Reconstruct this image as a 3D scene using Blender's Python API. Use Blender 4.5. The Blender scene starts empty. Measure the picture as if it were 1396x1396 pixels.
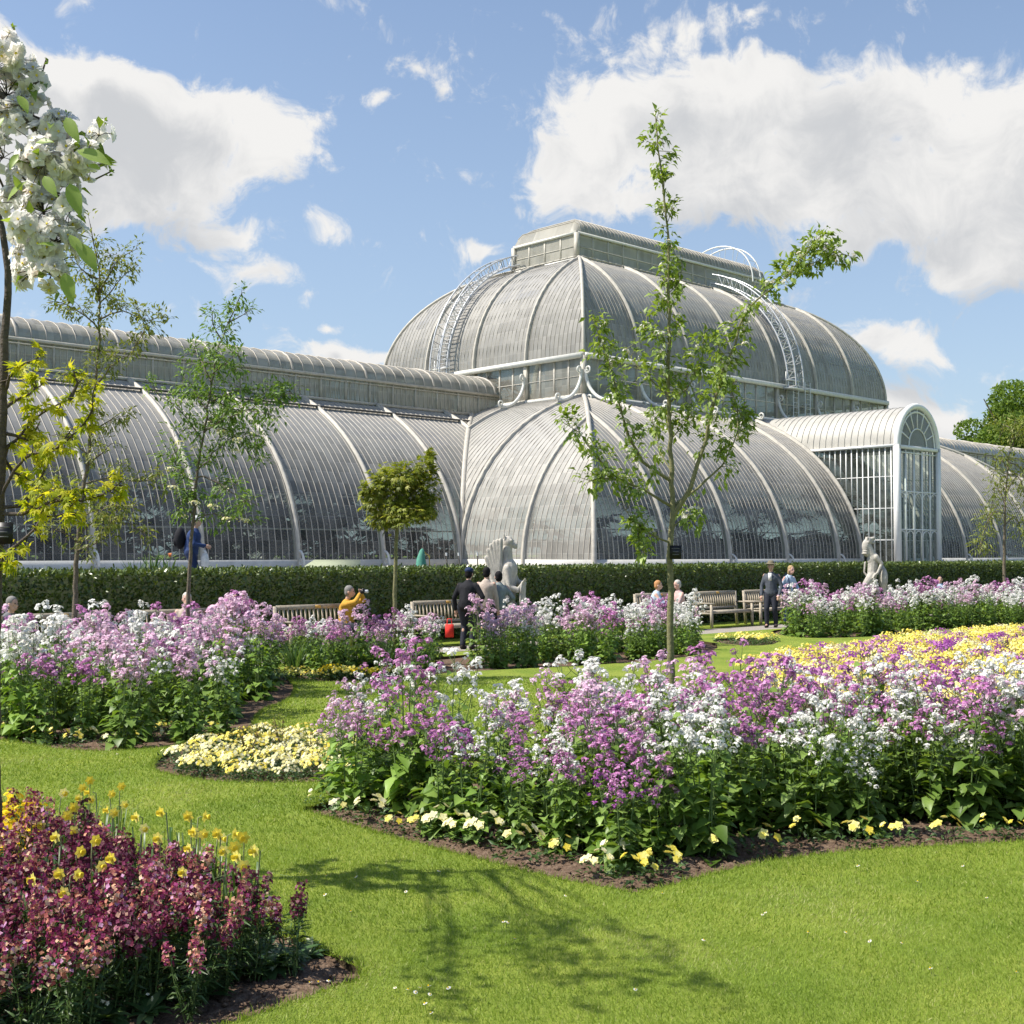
import bpy, bmesh, math, random
import numpy as np
from mathutils import Vector, Matrix, noise as mnoise
from mathutils.geometry import delaunay_2d_cdt

rad = math.radians
random.seed(7)
RNG = np.random.default_rng(11)
sc = bpy.context.scene
COL = sc.collection

# ------------------------------------------------------------------ camera, sun, sky
CAM_H = 1.95
FPX = 1713.0
PITCH = math.atan(57.0 / FPX)
cd = bpy.data.cameras.new('camera')
cam = bpy.data.objects.new('camera', cd)
COL.objects.link(cam)
cam.location = (0, 0, CAM_H)
cam.rotation_euler = (math.pi / 2 + PITCH, 0, 0)
cd.sensor_width = 36
cd.lens = FPX / 1396 * 36
cd.clip_start = 0.05
cd.clip_end = 3000
sc.camera = cam

SUN_EL = 54.0
SUN_AZ = -98.0                       # clockwise from +Y
sdir = Vector((math.sin(rad(SUN_AZ)) * math.cos(rad(SUN_EL)), math.cos(rad(SUN_AZ)) * math.cos(rad(SUN_EL)), math.sin(rad(SUN_EL))))
sl = bpy.data.lights.new('sun', 'SUN')
sl.energy = 4.4
sl.angle = rad(0.53)
sl.color = (1.0, 0.94, 0.84)
sun = bpy.data.objects.new('sun', sl)
COL.objects.link(sun)
sun.rotation_euler = sdir.to_track_quat('Z', 'Y').to_euler()

sc.view_settings.view_transform = 'Standard'
sc.view_settings.look = 'None'
sc.view_settings.gamma = 1
sc.view_settings.exposure = 0.66
sc.cycles.use_denoising = True
sc.cycles.max_bounces = 5
sc.cycles.diffuse_bounces = 2
sc.cycles.glossy_bounces = 2
sc.cycles.transmission_bounces = 3
sc.cycles.transparent_max_bounces = 10
sc.cycles.caustics_reflective = False
sc.cycles.caustics_refractive = False
sc.cycles.sample_clamp_indirect = 6
sc.cycles.use_adaptive_sampling = True
sc.cycles.adaptive_threshold = 0.02


def pxdir(px, py):
    """world direction seen at a pixel of the 1396 px photograph"""
    x = (px - 698) / FPX
    y = -(py - 698) / FPX
    c, s = math.cos(PITCH), math.sin(PITCH)
    return Vector((x, c - y * s, s + y * c))


def G(px, py, h=0.0):
    d = pxdir(px, py)
    t = (h - CAM_H) / d.z
    return Vector((d.x * t, d.y * t, h))


def AT(px, py, dist):
    d = pxdir(px, py)
    t = dist / d.y
    return Vector((d.x * t, dist, CAM_H + d.z * t))


# ------------------------------------------------------------------ sky with clouds
world = bpy.data.worlds.new('World')
sc.world = world
world.use_nodes = True


def build_sky():
    nt = world.node_tree
    N, L = nt.nodes, nt.links
    N.clear()
    out = N.new('ShaderNodeOutputWorld')
    bg = N.new('ShaderNodeBackground')
    bg.inputs['Strength'].default_value = 0.12
    L.new(bg.outputs[0], out.inputs[0])
    sky = N.new('ShaderNodeTexSky')
    sky.sky_type = 'NISHITA'
    sky.sun_disc = False
    sky.sun_elevation = rad(SUN_EL)
    sky.sun_rotation = rad(SUN_AZ)
    sky.altitude = 0
    sky.air_density = 1.0
    sky.dust_density = 1.2
    sky.ozone_density = 1.6
    tc = N.new('ShaderNodeTexCoord')
    # clouds: soft lobes at fixed directions of the sky, broken up by noise
    lobes = [  # centre (px, py of the photo), half-size x, y in px, weight
        (90, 130, 190, 80, 1.1), (235, 185, 200, 105, 1.5), (130, 240, 200, 80, 1.0), (345, 205, 110, 66, 1.0), (160, 300, 110, 40, .9), (40, 260, 90, 60, .9), (60, 75, 120, 40, .8),
        (325, 328, 72, 34, .95), (335, 380, 72, 30, .95), (292, 290, 50, 30, .6), (420, 322, 46, 26, .7),
        (450, 476, 95, 32, 1.1), (530, 486, 60, 24, .9), (670, 328, 46, 24, 1.0), (450, 432, 26, 14, .8),
        (575, 72, 70, 36, .65), (525, 122, 34, 26, .65), (640, 238, 44, 34, .6), (605, 108, 34, 24, .55),
        (900, 170, 230, 115, 1.5), (1080, 165, 290, 105, 1.5), (1200, 262, 280, 88, 1.15), (970, 250, 270, 80, 1.05), (800, 235, 120, 55, .8),
        (1350, 170, 170, 105, 1.1), (1440, 260, 200, 130, 1.1), (880, 45, 150, 46, .55), (1040, 18, 150, 34, .5),
        (1330, 355, 110, 46, 1.1), (1210, 462, 125, 44, 1.1), (1270, 478, 60, 30, .8),
        (1245, 565, 110, 70, 1.3), (1150, 330, 130, 30, .5), (-300, 200, 350, 150, 1.2), (1800, 300, 350, 150, 1.2),
    ]
    grp = bpy.data.node_groups.new('cloud_lobes', 'ShaderNodeTree')
    grp.interface.new_socket('Vector', in_out='INPUT', socket_type='NodeSocketVector')
    grp.interface.new_socket('D', in_out='OUTPUT', socket_type='NodeSocketFloat')
    GN, GL = grp.nodes, grp.links
    gi, go = GN.new('NodeGroupInput'), GN.new('NodeGroupOutput')
    acc = None
    for (px, py, sx, sy, w) in lobes:
        c = pxdir(px, py).normalized()
        az, el = math.atan2(c.x, c.y), math.asin(c.z)
        n = GN.new('ShaderNodeVectorMath')
        n.operation = 'MULTIPLY_ADD'
        kx, ky = FPX / sx * math.cos(el), FPX / sy
        n.inputs[1].default_value = (kx, ky, 0)
        n.inputs[2].default_value = (-az * kx, -el * ky, 0)
        GL.new(gi.outputs[0], n.inputs[0])
        g = GN.new('ShaderNodeTexGradient')
        g.gradient_type = 'SPHERICAL'
        GL.new(n.outputs[0], g.inputs[0])
        m = GN.new('ShaderNodeMath')
        m.operation = 'MULTIPLY_ADD'
        m.inputs[1].default_value = w
        GL.new(g.outputs['Fac'], m.inputs[0])
        if acc is not None:
            GL.new(acc, m.inputs[2])
        else:
            m.inputs[2].default_value = 0
        acc = m.outputs[0]
    GL.new(acc, go.inputs[0])

    def M(op, a, b=None, c=None, cl=False):
        n = N.new('ShaderNodeMath')
        n.operation = op
        n.use_clamp = cl
        for i, v in enumerate((a, b, c)):
            if v is None:
                continue
            if isinstance(v, (int, float)):
                n.inputs[i].default_value = v
            else:
                L.new(v, n.inputs[i])
        return n.outputs[0]

    def V(op, a, b=None, sc_=None):
        n = N.new('ShaderNodeVectorMath')
        n.operation = op
        for i, v in enumerate((a, b)):
            if v is None:
                continue
            if isinstance(v, tuple):
                n.inputs[i].default_value = v
            else:
                L.new(v, n.inputs[i])
        if sc_ is not None:
            n.inputs['Scale'].default_value = sc_
        return n.outputs[0]
    sep = N.new('ShaderNodeSeparateXYZ')
    L.new(tc.outputs['Generated'], sep.inputs[0])
    az = M('ARCTAN2', sep.outputs[0], sep.outputs[1])
    el = M('ARCSINE', sep.outputs[2])
    cb = N.new('ShaderNodeCombineXYZ')
    L.new(az, cb.inputs[0])
    L.new(el, cb.inputs[1])
    warp = N.new('ShaderNodeTexNoise')
    warp.noise_dimensions = '2D'
    warp.inputs['Scale'].default_value = 11
    warp.inputs['Detail'].default_value = 2
    L.new(cb.outputs[0], warp.inputs['Vector'])
    wv = V('SCALE', V('SUBTRACT', warp.outputs['Color'], (.5, .5, .5)), None, .06)
    pos = V('ADD', cb.outputs[0], wv)
    n1 = N.new('ShaderNodeTexNoise')
    n1.noise_dimensions = '2D'
    n1.inputs['Scale'].default_value = 17
    n1.inputs['Detail'].default_value = 7
    n1.inputs['Roughness'].default_value = .6
    n1.inputs['Distortion'].default_value = .15
    L.new(V('MULTIPLY', pos, (1, 1.35, 1)), n1.inputs['Vector'])

    def lob(v):
        g = N.new('ShaderNodeGroup')
        g.node_tree = grp
        L.new(v, g.inputs[0])
        return g.outputs[0]
    l1 = M('MINIMUM', lob(pos), 1.0)
    l2 = M('MINIMUM', lob(V('ADD', pos, (-.006, .030, 0))), 1.1)
    nn = M('MULTIPLY', M('SUBTRACT', n1.outputs['Fac'], .5), 1.55)
    n3 = N.new('ShaderNodeTexNoise')
    n3.noise_dimensions = '2D'
    n3.inputs['Scale'].default_value = 58
    n3.inputs['Detail'].default_value = 5
    n3.inputs['Roughness'].default_value = .65
    L.new(pos, n3.inputs['Vector'])
    nn = M('ADD', nn, M('MULTIPLY', M('SUBTRACT', n3.outputs['Fac'], .5), 1.0))
    d1 = M('SUBTRACT', M('ADD', l1, nn), .34)
    n2 = N.new('ShaderNodeTexNoise')
    n2.noise_dimensions = '2D'
    n2.inputs['Scale'].default_value = 9
    n2.inputs['Detail'].default_value = 6
    L.new(pos, n2.inputs['Vector'])
    d2 = M('ADD', l2, M('MULTIPLY', M('SUBTRACT', n2.outputs['Fac'], .5), 2.6))

    def rng(v, a, b):
        n = N.new('ShaderNodeMapRange')
        n.interpolation_type = 'SMOOTHSTEP'
        n.inputs[1].default_value, n.inputs[2].default_value = a, b
        L.new(v, n.inputs[0])
        return n.outputs[0]
    alpha = rng(d1, -.17, .42)
    shade = rng(M('ADD', d2, M('MULTIPLY', nn, .60)), .30, 1.45)
    cc = N.new('ShaderNodeMix')
    cc.data_type = 'RGBA'
    cc.inputs['A'].default_value = CLOUD_LIT
    cc.inputs['B'].default_value = CLOUD_DIM
    L.new(shade, cc.inputs['Factor'])
    mx = N.new('ShaderNodeMix')
    mx.data_type = 'RGBA'
    L.new(alpha, mx.inputs['Factor'])
    sk = N.new('ShaderNodeMix')
    sk.data_type = 'RGBA'
    sk.blend_type = 'MULTIPLY'
    sk.inputs['Factor'].default_value = 1
    sk.inputs['B'].default_value = SKY_TINT
    L.new(sky.outputs[0], sk.inputs['A'])
    # thin pale veil of air, stronger towards the horizon
    vl = N.new('ShaderNodeMix')
    vl.data_type = 'RGBA'
    L.new(M('MULTIPLY_ADD', el, -.85, .56, cl=True), vl.inputs['Factor'])
    L.new(sk.outputs['Result'], vl.inputs['A'])
    vl.inputs['B'].default_value = AIR
    L.new(vl.outputs['Result'], mx.inputs['A'])
    L.new(cc.outputs['Result'], mx.inputs['B'])
    L.new(mx.outputs['Result'], bg.inputs['Color'])
    world.cycles.sampling_method = 'MANUAL'
    world.cycles.sample_map_resolution = 512


CLOUD_LIT = (4.75, 4.7, 4.62, 1)
CLOUD_DIM = (3.3, 3.38, 3.5, 1)
AIR = (3.0, 3.65, 4.25, 1)
SKY_TINT = (.76, .81, .88, 1)
build_sky()

# ------------------------------------------------------------------ materials
MATS = {}


def nodes_of(m):
    m.use_nodes = True
    nt = m.node_tree
    return nt, nt.nodes, nt.links, nt.nodes['Principled BSDF']


def mat(name, col, rough=.7, metal=0, var=.12, scale=8, bump=0.0, bscale=40, spec=.4, stops=None, coord='Object', detail=4):
    """general surface: base colour varied by noise, optional bump"""
    m = bpy.data.materials.new(name)
    nt, N, L, b = nodes_of(m)
    b.inputs['Roughness'].default_value = rough
    b.inputs['Metallic'].default_value = metal
    b.inputs['Specular IOR Level'].default_value = spec
    tc = N.new('ShaderNodeTexCoord')
    n = N.new('ShaderNodeTexNoise')
    n.inputs['Scale'].default_value = scale
    n.inputs['Detail'].default_value = detail
    n.inputs['Roughness'].default_value = .6
    L.new(tc.outputs[coord], n.inputs['Vector'])
    r = N.new('ShaderNodeValToRGB')
    L.new(n.outputs['Fac'], r.inputs[0])
    if stops:
        cr = r.color_ramp
        cr.elements[0].position, cr.elements[0].color = stops[0][0], (*stops[0][1], 1)
        cr.elements[1].position, cr.elements[1].color = stops[-1][0], (*stops[-1][1], 1)
        for p, c in stops[1:-1]:
            e = cr.elements.new(p)
            e.color = (*c, 1)
    else:
        r.color_ramp.elements[0].position = .3
        r.color_ramp.elements[1].position = .7
        r.color_ramp.elements[0].color = (*[c * (1 - var) for c in col], 1)
        r.color_ramp.elements[1].color = (*[min(1, c * (1 + var)) for c in col], 1)
    L.new(r.outputs[0], b.inputs['Base Color'])
    if bump:
        n2 = N.new('ShaderNodeTexNoise')
        n2.inputs['Scale'].default_value = bscale
        n2.inputs['Detail'].default_value = 6
        L.new(tc.outputs[coord], n2.inputs['Vector'])
        bp = N.new('ShaderNodeBump')
        bp.inputs['Strength'].default_value = bump
        bp.inputs['Distance'].default_value = .02
        L.new(n2.outputs['Fac'], bp.inputs['Height'])
        L.new(bp.outputs[0], b.inputs['Normal'])
    MATS[name] = m
    return m


def leafmat(name, stops, trans=.35, rough=.5, spec=.35, objvar=.25, tint=None):
    """leaf or petal: colour from a per-face random attribute, some light passes through"""
    m = bpy.data.materials.new(name)
    nt, N, L, b = nodes_of(m)
    at = N.new('ShaderNodeAttribute')
    at.attribute_name = 'rnd'
    r = N.new('ShaderNodeValToRGB')
    cr = r.color_ramp
    cr.elements[0].position, cr.elements[0].color = stops[0][0], (*stops[0][1], 1)
    cr.elements[1].position, cr.elements[1].color = stops[-1][0], (*stops[-1][1], 1)
    for p, c in stops[1:-1]:
        e = cr.elements.new(p)
        e.color = (*c, 1)
    L.new(at.outputs['Fac'], r.inputs[0])
    oi = N.new('ShaderNodeObjectInfo')
    hv = N.new('ShaderNodeHueSaturation')
    mr = N.new('ShaderNodeMapRange')
    mr.inputs[3].default_value = 1 - objvar
    mr.inputs[4].default_value = 1 + objvar
    L.new(oi.outputs['Random'], mr.inputs[0])
    L.new(mr.outputs[0], hv.inputs['Value'])
    L.new(r.outputs[0], hv.inputs['Color'])
    b.inputs['Roughness'].default_value = rough
    b.inputs['Specular IOR Level'].default_value = spec
    L.new(hv.outputs[0], b.inputs['Base Color'])
    t = N.new('ShaderNodeBsdfTranslucent')
    if tint:
        mm = N.new('ShaderNodeMix')
        mm.data_type = 'RGBA'
        mm.blend_type = 'MULTIPLY'
        mm.inputs['Factor'].default_value = 1
        mm.inputs['B'].default_value = (*tint, 1)
        L.new(hv.outputs[0], mm.inputs['A'])
        L.new(mm.outputs['Result'], t.inputs['Color'])
    else:
        L.new(hv.outputs[0], t.inputs['Color'])
    ms = N.new('ShaderNodeMixShader')
    ms.inputs[0].default_value = trans
    L.new(b.outputs[0], ms.inputs[1])
    L.new(t.outputs[0], ms.inputs[2])
    L.new(ms.outputs[0], N['Material Output'].inputs['Surface'])
    MATS[name] = m
    return m


G_TINT = (1.5, 1.45, .6)
leafmat('bed_leaf', [(0, (.085, .155, .022)), (.5, (.155, .26, .045)), (1, (.25, .37, .085))], .3, .45, .4, .2, G_TINT)
leafmat('dark_leaf', [(0, (.03, .06, .018)), (.6, (.055, .11, .03)), (1, (.09, .16, .05))], .25, .42, .4, .2, G_TINT)
leafmat('strap_leaf', [(0, (.05, .11, .03)), (.6, (.09, .17, .055)), (1, (.17, .24, .09))], .3, .4, .4, .15, G_TINT)
leafmat('apple_leaf', [(0, (.12, .18, .03)), (.6, (.22, .31, .06)), (1, (.33, .42, .12))], .35, .45, .4, .1, G_TINT)
leafmat('rowan_leaf', [(0, (.08, .15, .03)), (.6, (.14, .24, .05)), (1, (.22, .33, .09))], .35, .5, .35, .1, G_TINT)
leafmat('olive_leaf', [(0, (.12, .16, .03)), (.6, (.21, .25, .055)), (1, (.32, .33, .10))], .35, .5, .35, .1, G_TINT)
leafmat('gold_leaf', [(0, (.26, .34, .02)), (.5, (.45, .48, .03)), (1, (.66, .62, .06))], .55, .5, .3, .08, (1.3, 1.25, .6))
leafmat('maple_leaf', [(0, (.13, .17, .02)), (.6, (.25, .30, .035)), (.9, (.38, .40, .055)), (1, (.46, .42, .09))], .35, .5, .35, .1, G_TINT)
leafmat('hedge_leaf', [(0, (.045, .07, .02)), (.5, (.085, .125, .03)), (.85, (.15, .20, .045)), (1, (.28, .31, .08))], .15, .35, .5, .1, G_TINT)
leafmat('far_leaf', [(0, (.07, .12, .02)), (.6, (.12, .19, .035)), (1, (.19, .27, .06))], .4, .6, .2, .15, G_TINT)
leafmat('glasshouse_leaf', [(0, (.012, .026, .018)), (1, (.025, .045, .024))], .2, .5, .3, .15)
leafmat('petal_purple', [(0, (.40, .12, .35)), (.5, (.60, .26, .52)), (1, (.78, .48, .68))], .3, .6, .2, .15)
leafmat('petal_lilac', [(0, (.62, .34, .53)), (.5, (.76, .52, .67)), (1, (.88, .74, .80))], .3, .6, .2, .1)
leafmat('petal_white', [(0, (.76, .75, .70)), (.6, (.87, .86, .82)), (1, (.91, .90, .87))], .3, .6, .2, .04)
leafmat('petal_violet', [(0, (.26, .05, .27)), (.5, (.40, .11, .40)), (1, (.56, .24, .54))], .3, .6, .2, .1)
leafmat('petal_yellow', [(0, (.86, .70, .07)), (.5, (.90, .80, .18)), (1, (.92, .88, .42))], .25, .6, .2, .04)
leafmat('petal_cream', [(0, (.86, .78, .25)), (.5, (.88, .84, .50)), (1, (.90, .88, .72))], .25, .6, .2, .05)
leafmat('petal_gold', [(0, (.85, .56, .01)), (.6, (.9, .72, .02)), (1, (.92, .80, .10))], .25, .6, .2, .04)
leafmat('petal_blossom', [(0, (.84, .70, .60)), (.3, (.91, .86, .80)), (1, (.95, .94, .91))], .6, .6, .2, .0)
leafmat('petal_wall', [(0, (.09, .008, .03)), (.28, (.19, .02, .065)), (.46, (.33, .05, .17)), (.58, (.50, .16, .12)), (.75, (.70, .38, .24)), (.9, (.82, .64, .42)), (1, (.62, .32, .52))], .3, .6, .25, .25)
leafmat('petal_wall_dark', [(0, (.06, .008, .02)), (.45, (.15, .022, .055)), (.75, (.26, .05, .13)), (.9, (.40, .16, .24)), (1, (.55, .33, .25))], .3, .6, .25, .2)
leafmat('petal_orange', [(0, (.7, .2, .08)), (1, (.85, .35, .15))], .3, .6, .2, .1)
leafmat('grass_blade', [(0, (.16, .245, .028)), (.5, (.245, .345, .042)), (.85, (.33, .42, .07)), (1, (.46, .46, .20))], .35, .5, .25, 0, (1.15, 1.1, .6))
leafmat('dry_leaf', [(0, (.20, .12, .05)), (1, (.38, .28, .14))], .2, .7, .2, .2)

mat('bark', (.16, .13, .095), .85, var=.35, scale=30, bump=.6, bscale=60)
mat('bark_green', (.20, .19, .09), .8, var=.3, scale=25, bump=.4, bscale=60)
mat('bark_dark', (.09, .07, .055), .85, var=.35, scale=30, bump=.6, bscale=60)
mat('stem', (.13, .20, .06), .6, var=.2)
mat('stem_pale', (.24, .27, .14), .6, var=.2)
mat('soil', (.1, .07, .05), .95, stops=[(.25, (.075, .048, .032)), (.5, (.145, .098, .068)), (.62, (.195, .14, .10)), (.8, (.29, .225, .165))], scale=28, bump=1.0, bscale=55, spec=.1, detail=8)
mat('turf_edge', (.07, .055, .03), .95, var=.4, scale=30, bump=.8, bscale=50, spec=.1)
mat('path_gravel', (.33, .30, .26), .95, var=.2, scale=60, bump=.5, bscale=120, spec=.1)
mat('terrace_paving', (.36, .34, .31), .9, var=.1, scale=3, bump=.2)
mat('plinth_stone', (.58, .57, .53), .8, var=.12, scale=3, bump=.2)
mat('white_iron', (.66, .65, .60), .45, var=.10, scale=5, spec=.5)
mat('cream_iron', (.48, .45, .39), .55, var=.16, scale=4, spec=.4)
mat('bar_iron', (.42, .385, .33), .5, var=.18, scale=3, spec=.5)
mat('bright_white', (.80, .80, .78), .4, var=.04, scale=5, spec=.5)
mat('galvanised', (.62, .63, .64), .35, metal=.3, var=.1, scale=8)
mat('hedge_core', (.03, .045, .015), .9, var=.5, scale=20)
mat('gap_shade', (.09, .085, .08), .8, var=.3, scale=6)
mat('teak', (.42, .365, .285), .8, var=.22, scale=14, bump=.3, bscale=80)
mat('brass_plate', (.75, .45, .12), .4, var=.05)
mat('statue_stone', (.47, .44, .39), .9, var=.22, scale=9, bump=.5, bscale=45, spec=.15, detail=8)
mat('black_plate', (.012, .012, .014), .45, var=.1)
mat('skin', (.55, .34, .25), .55, var=.08, scale=20)
mat('skin_pink', (.66, .40, .32), .55, var=.08, scale=20)
for nm, c in dict(cloth_black=(.018, .018, .022), cloth_navy=(.02, .035, .09), cloth_mustard=(.55, .30, .045), cloth_beige=(.46, .38, .32), cloth_greygreen=(.22, .26, .26),
                  cloth_slate=(.085, .095, .115), cloth_dark=(.03, .033, .045), cloth_pink=(.62, .42, .40), cloth_maroon=(.16, .01, .03), cloth_lightblue=(.45, .55, .68), cloth_grey=(.16, .16, .17),
                  cloth_white=(.75, .74, .72), cloth_khaki=(.17, .15, .10), cloth_orange=(.65, .16, .07), cloth_blue=(.03, .055, .15), cloth_red=(.75, .05, .04),
                  hair_black=(.012, .011, .012), hair_grey=(.23, .22, .21), hair_ginger=(.50, .25, .11), hair_blond=(.42, .30, .15), hair_white=(.50, .47, .43), leather=(.03, .025, .02),
                  tarp_green=(.10, .30, .22), box_lid=(.30, .33, .22), box_side=(.46, .47, .36), wood_stake=(.16, .14, .12), yellow_rope=(.6, .4, .06)).items():
    mat(nm, c, .8, var=.14, scale=18, bump=.25, bscale=60, spec=.2)


def lawn_material():
    m = bpy.data.materials.new('lawn_grass')
    nt, N, L, b = nodes_of(m)
    tc = N.new('ShaderNodeTexCoord')

    def nz(scale, det, vec=None, rough=.6):
        n = N.new('ShaderNodeTexNoise')
        n.inputs['Scale'].default_value = scale
        n.inputs['Detail'].default_value = det
        n.inputs['Roughness'].default_value = rough
        L.new(vec or tc.outputs['Object'], n.inputs['Vector'])
        return n.outputs['Fac']
    r = N.new('ShaderNodeValToRGB')
    cr = r.color_ramp
    cr.elements[0].position, cr.elements[0].color = .3, (.16, .235, .028, 1)
    cr.elements[1].position, cr.elements[1].color = .72, (.31, .38, .068, 1)
    L.new(nz(60, 6, None, .75), r.inputs[0])
    r2 = N.new('ShaderNodeValToRGB')
    r2.color_ramp.elements[0].position, r2.color_ramp.elements[0].color = .35, (.72, .80, .66, 1)
    r2.color_ramp.elements[1].position, r2.color_ramp.elements[1].color = .7, (1.28, 1.14, 1.2, 1)
    L.new(nz(1.3, 5), r2.inputs[0])
    mm = N.new('ShaderNodeMix')
    mm.data_type = 'RGBA'
    mm.blend_type = 'MULTIPLY'
    mm.inputs['Factor'].default_value = 1
    L.new(r.outputs[0], mm.inputs['A'])
    L.new(r2.outputs[0], mm.inputs['B'])
    L.new(mm.outputs['Result'], b.inputs['Base Color'])
    b.inputs['Roughness'].default_value = .8
    b.inputs['Specular IOR Level'].default_value = .15
    bp = N.new('ShaderNodeBump')
    bp.inputs['Strength'].default_value = .8
    bp.inputs['Distance'].default_value = .03
    L.new(nz(90, 4), bp.inputs['Height'])
    L.new(bp.outputs[0], b.inputs['Normal'])
    MATS['lawn_grass'] = m


lawn_material()


def glass_material(name, base, clear, opac_low, opac_high, tintc=(.80, .88, .85)):
    """dirty greenhouse glass: UV.x counts glazing bays, UV.y metres up the slope"""
    m = bpy.data.materials.new(name)
    nt, N, L, b = nodes_of(m)
    uv = N.new('ShaderNodeUVMap')
    sep = N.new('ShaderNodeSeparateXYZ')
    L.new(uv.outputs[0], sep.inputs[0])

    def mth(op, a, b_=None, cl=False):
        n = N.new('ShaderNodeMath')
        n.operation = op
        n.use_clamp = cl
        for i, v in enumerate((a, b_)):
            if v is None:
                continue
            if isinstance(v, (int, float)):
                n.inputs[i].default_value = v
            else:
                L.new(v, n.inputs[i])
        return n.outputs[0]
    fx = mth('FLOOR', sep.outputs[0])
    yy = mth('DIVIDE', sep.outputs[1], .62)
    fy = mth('FLOOR', yy)
    cb = N.new('ShaderNodeCombineXYZ')
    L.new(fx, cb.inputs[0])
    L.new(fy, cb.inputs[1])
    wn = N.new('ShaderNodeTexWhiteNoise')
    wn.noise_dimensions = '2D'
    L.new(cb.outputs[0], wn.inputs[0])
    # bands where rows of glass were last cleaned / painted
    cb2 = N.new('ShaderNodeCombineXYZ')
    L.new(mth('FLOOR', mth('DIVIDE', sep.outputs[0], 14)), cb2.inputs[0])
    L.new(mth('FLOOR', mth('DIVIDE', sep.outputs[1], 1.86)), cb2.inputs[1])
    wn2 = N.new('ShaderNodeTexWhiteNoise')
    wn2.noise_dimensions = '2D'
    L.new(cb2.outputs[0], wn2.inputs[0])
    # lap line at pane tops
    fr = mth('FRACT', yy)
    lap = mth('GREATER_THAN', fr, .93)
    geo = N.new('ShaderNodeTexCoord')
    nz = N.new('ShaderNodeTexNoise')
    nz.inputs['Scale'].default_value = .55
    nz.inputs['Detail'].default_value = 6
    nz.inputs['Roughness'].default_value = .65
    L.new(geo.outputs['Object'], nz.inputs['Vector'])
    hgt = mth('MULTIPLY', mth('SUBTRACT', mth('DIVIDE', sep.outputs[1], 8.5), .22), 1.5, True)  # panes turn paler and more opaque up the slope
    d = mth('ADD', mth('MULTIPLY', hgt, opac_high - opac_low), opac_low)
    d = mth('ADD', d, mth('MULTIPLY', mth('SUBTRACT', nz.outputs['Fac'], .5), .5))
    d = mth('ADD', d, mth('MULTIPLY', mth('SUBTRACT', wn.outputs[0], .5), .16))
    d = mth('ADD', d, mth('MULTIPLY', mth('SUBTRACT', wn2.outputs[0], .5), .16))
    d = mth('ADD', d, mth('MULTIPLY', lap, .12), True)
    ramp = N.new('ShaderNodeMix')
    ramp.data_type = 'RGBA'
    ramp.inputs['A'].default_value = (*[c * .72 for c in base], 1)
    ramp.inputs['B'].default_value = (*base, 1)
    L.new(mth('ADD', mth('MULTIPLY', wn.outputs[0], .35), mth('MULTIPLY', nz.outputs['Fac'], .7), True), ramp.inputs['Factor'])
    L.new(ramp.outputs['Result'], b.inputs['Base Color'])
    b.inputs['Roughness'].default_value = .45
    b.inputs['Specular IOR Level'].default_value = .4
    tr = N.new('ShaderNodeBsdfTransparent')
    tr.inputs[0].default_value = (*tintc, 1)
    gl = N.new('ShaderNodeBsdfGlossy')
    gl.inputs['Roughness'].default_value = .12
    gl.inputs['Color'].default_value = (.6, .61, .58, 1)
    lw = N.new('ShaderNodeLayerWeight')
    lw.inputs['Blend'].default_value = .10
    m1 = N.new('ShaderNodeMixShader')
    L.new(lw.outputs['Fresnel'], m1.inputs[0])
    L.new(tr.outputs[0], m1.inputs[1])
    L.new(gl.outputs[0], m1.inputs[2])
    m2 = N.new('ShaderNodeMixShader')
    L.new(mth('MULTIPLY', d, 1 - clear), m2.inputs[0])
    L.new(m1.outputs[0], m2.inputs[1])
    L.new(b.outputs[0], m2.inputs[2])
    L.new(m2.outputs[0], N['Material Output'].inputs['Surface'])
    MATS[name] = m


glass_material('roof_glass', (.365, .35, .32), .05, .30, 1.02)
glass_material('sunlit_end_glass', (.455, .44, .40), .05, .56, 1.05)  # paler, denser copy of the roof glass: sun on this end put into colour
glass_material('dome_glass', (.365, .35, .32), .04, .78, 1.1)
mat('dome_bar_iron', (.34, .32, .275), .6, var=.15, scale=3, spec=.3)
glass_material('wall_glass', (.38, .365, .31), .12, .6, .85)
glass_material('lantern_glass', (.42, .40, .34), .05, .8, 1.0)
glass_material('porch_glass', (.33, .36, .33), .3, .12, .5, (.86, .92, .90))
mat('lead_roof', (.42, .405, .365), .5, var=.12, scale=2, spec=.5)


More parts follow.
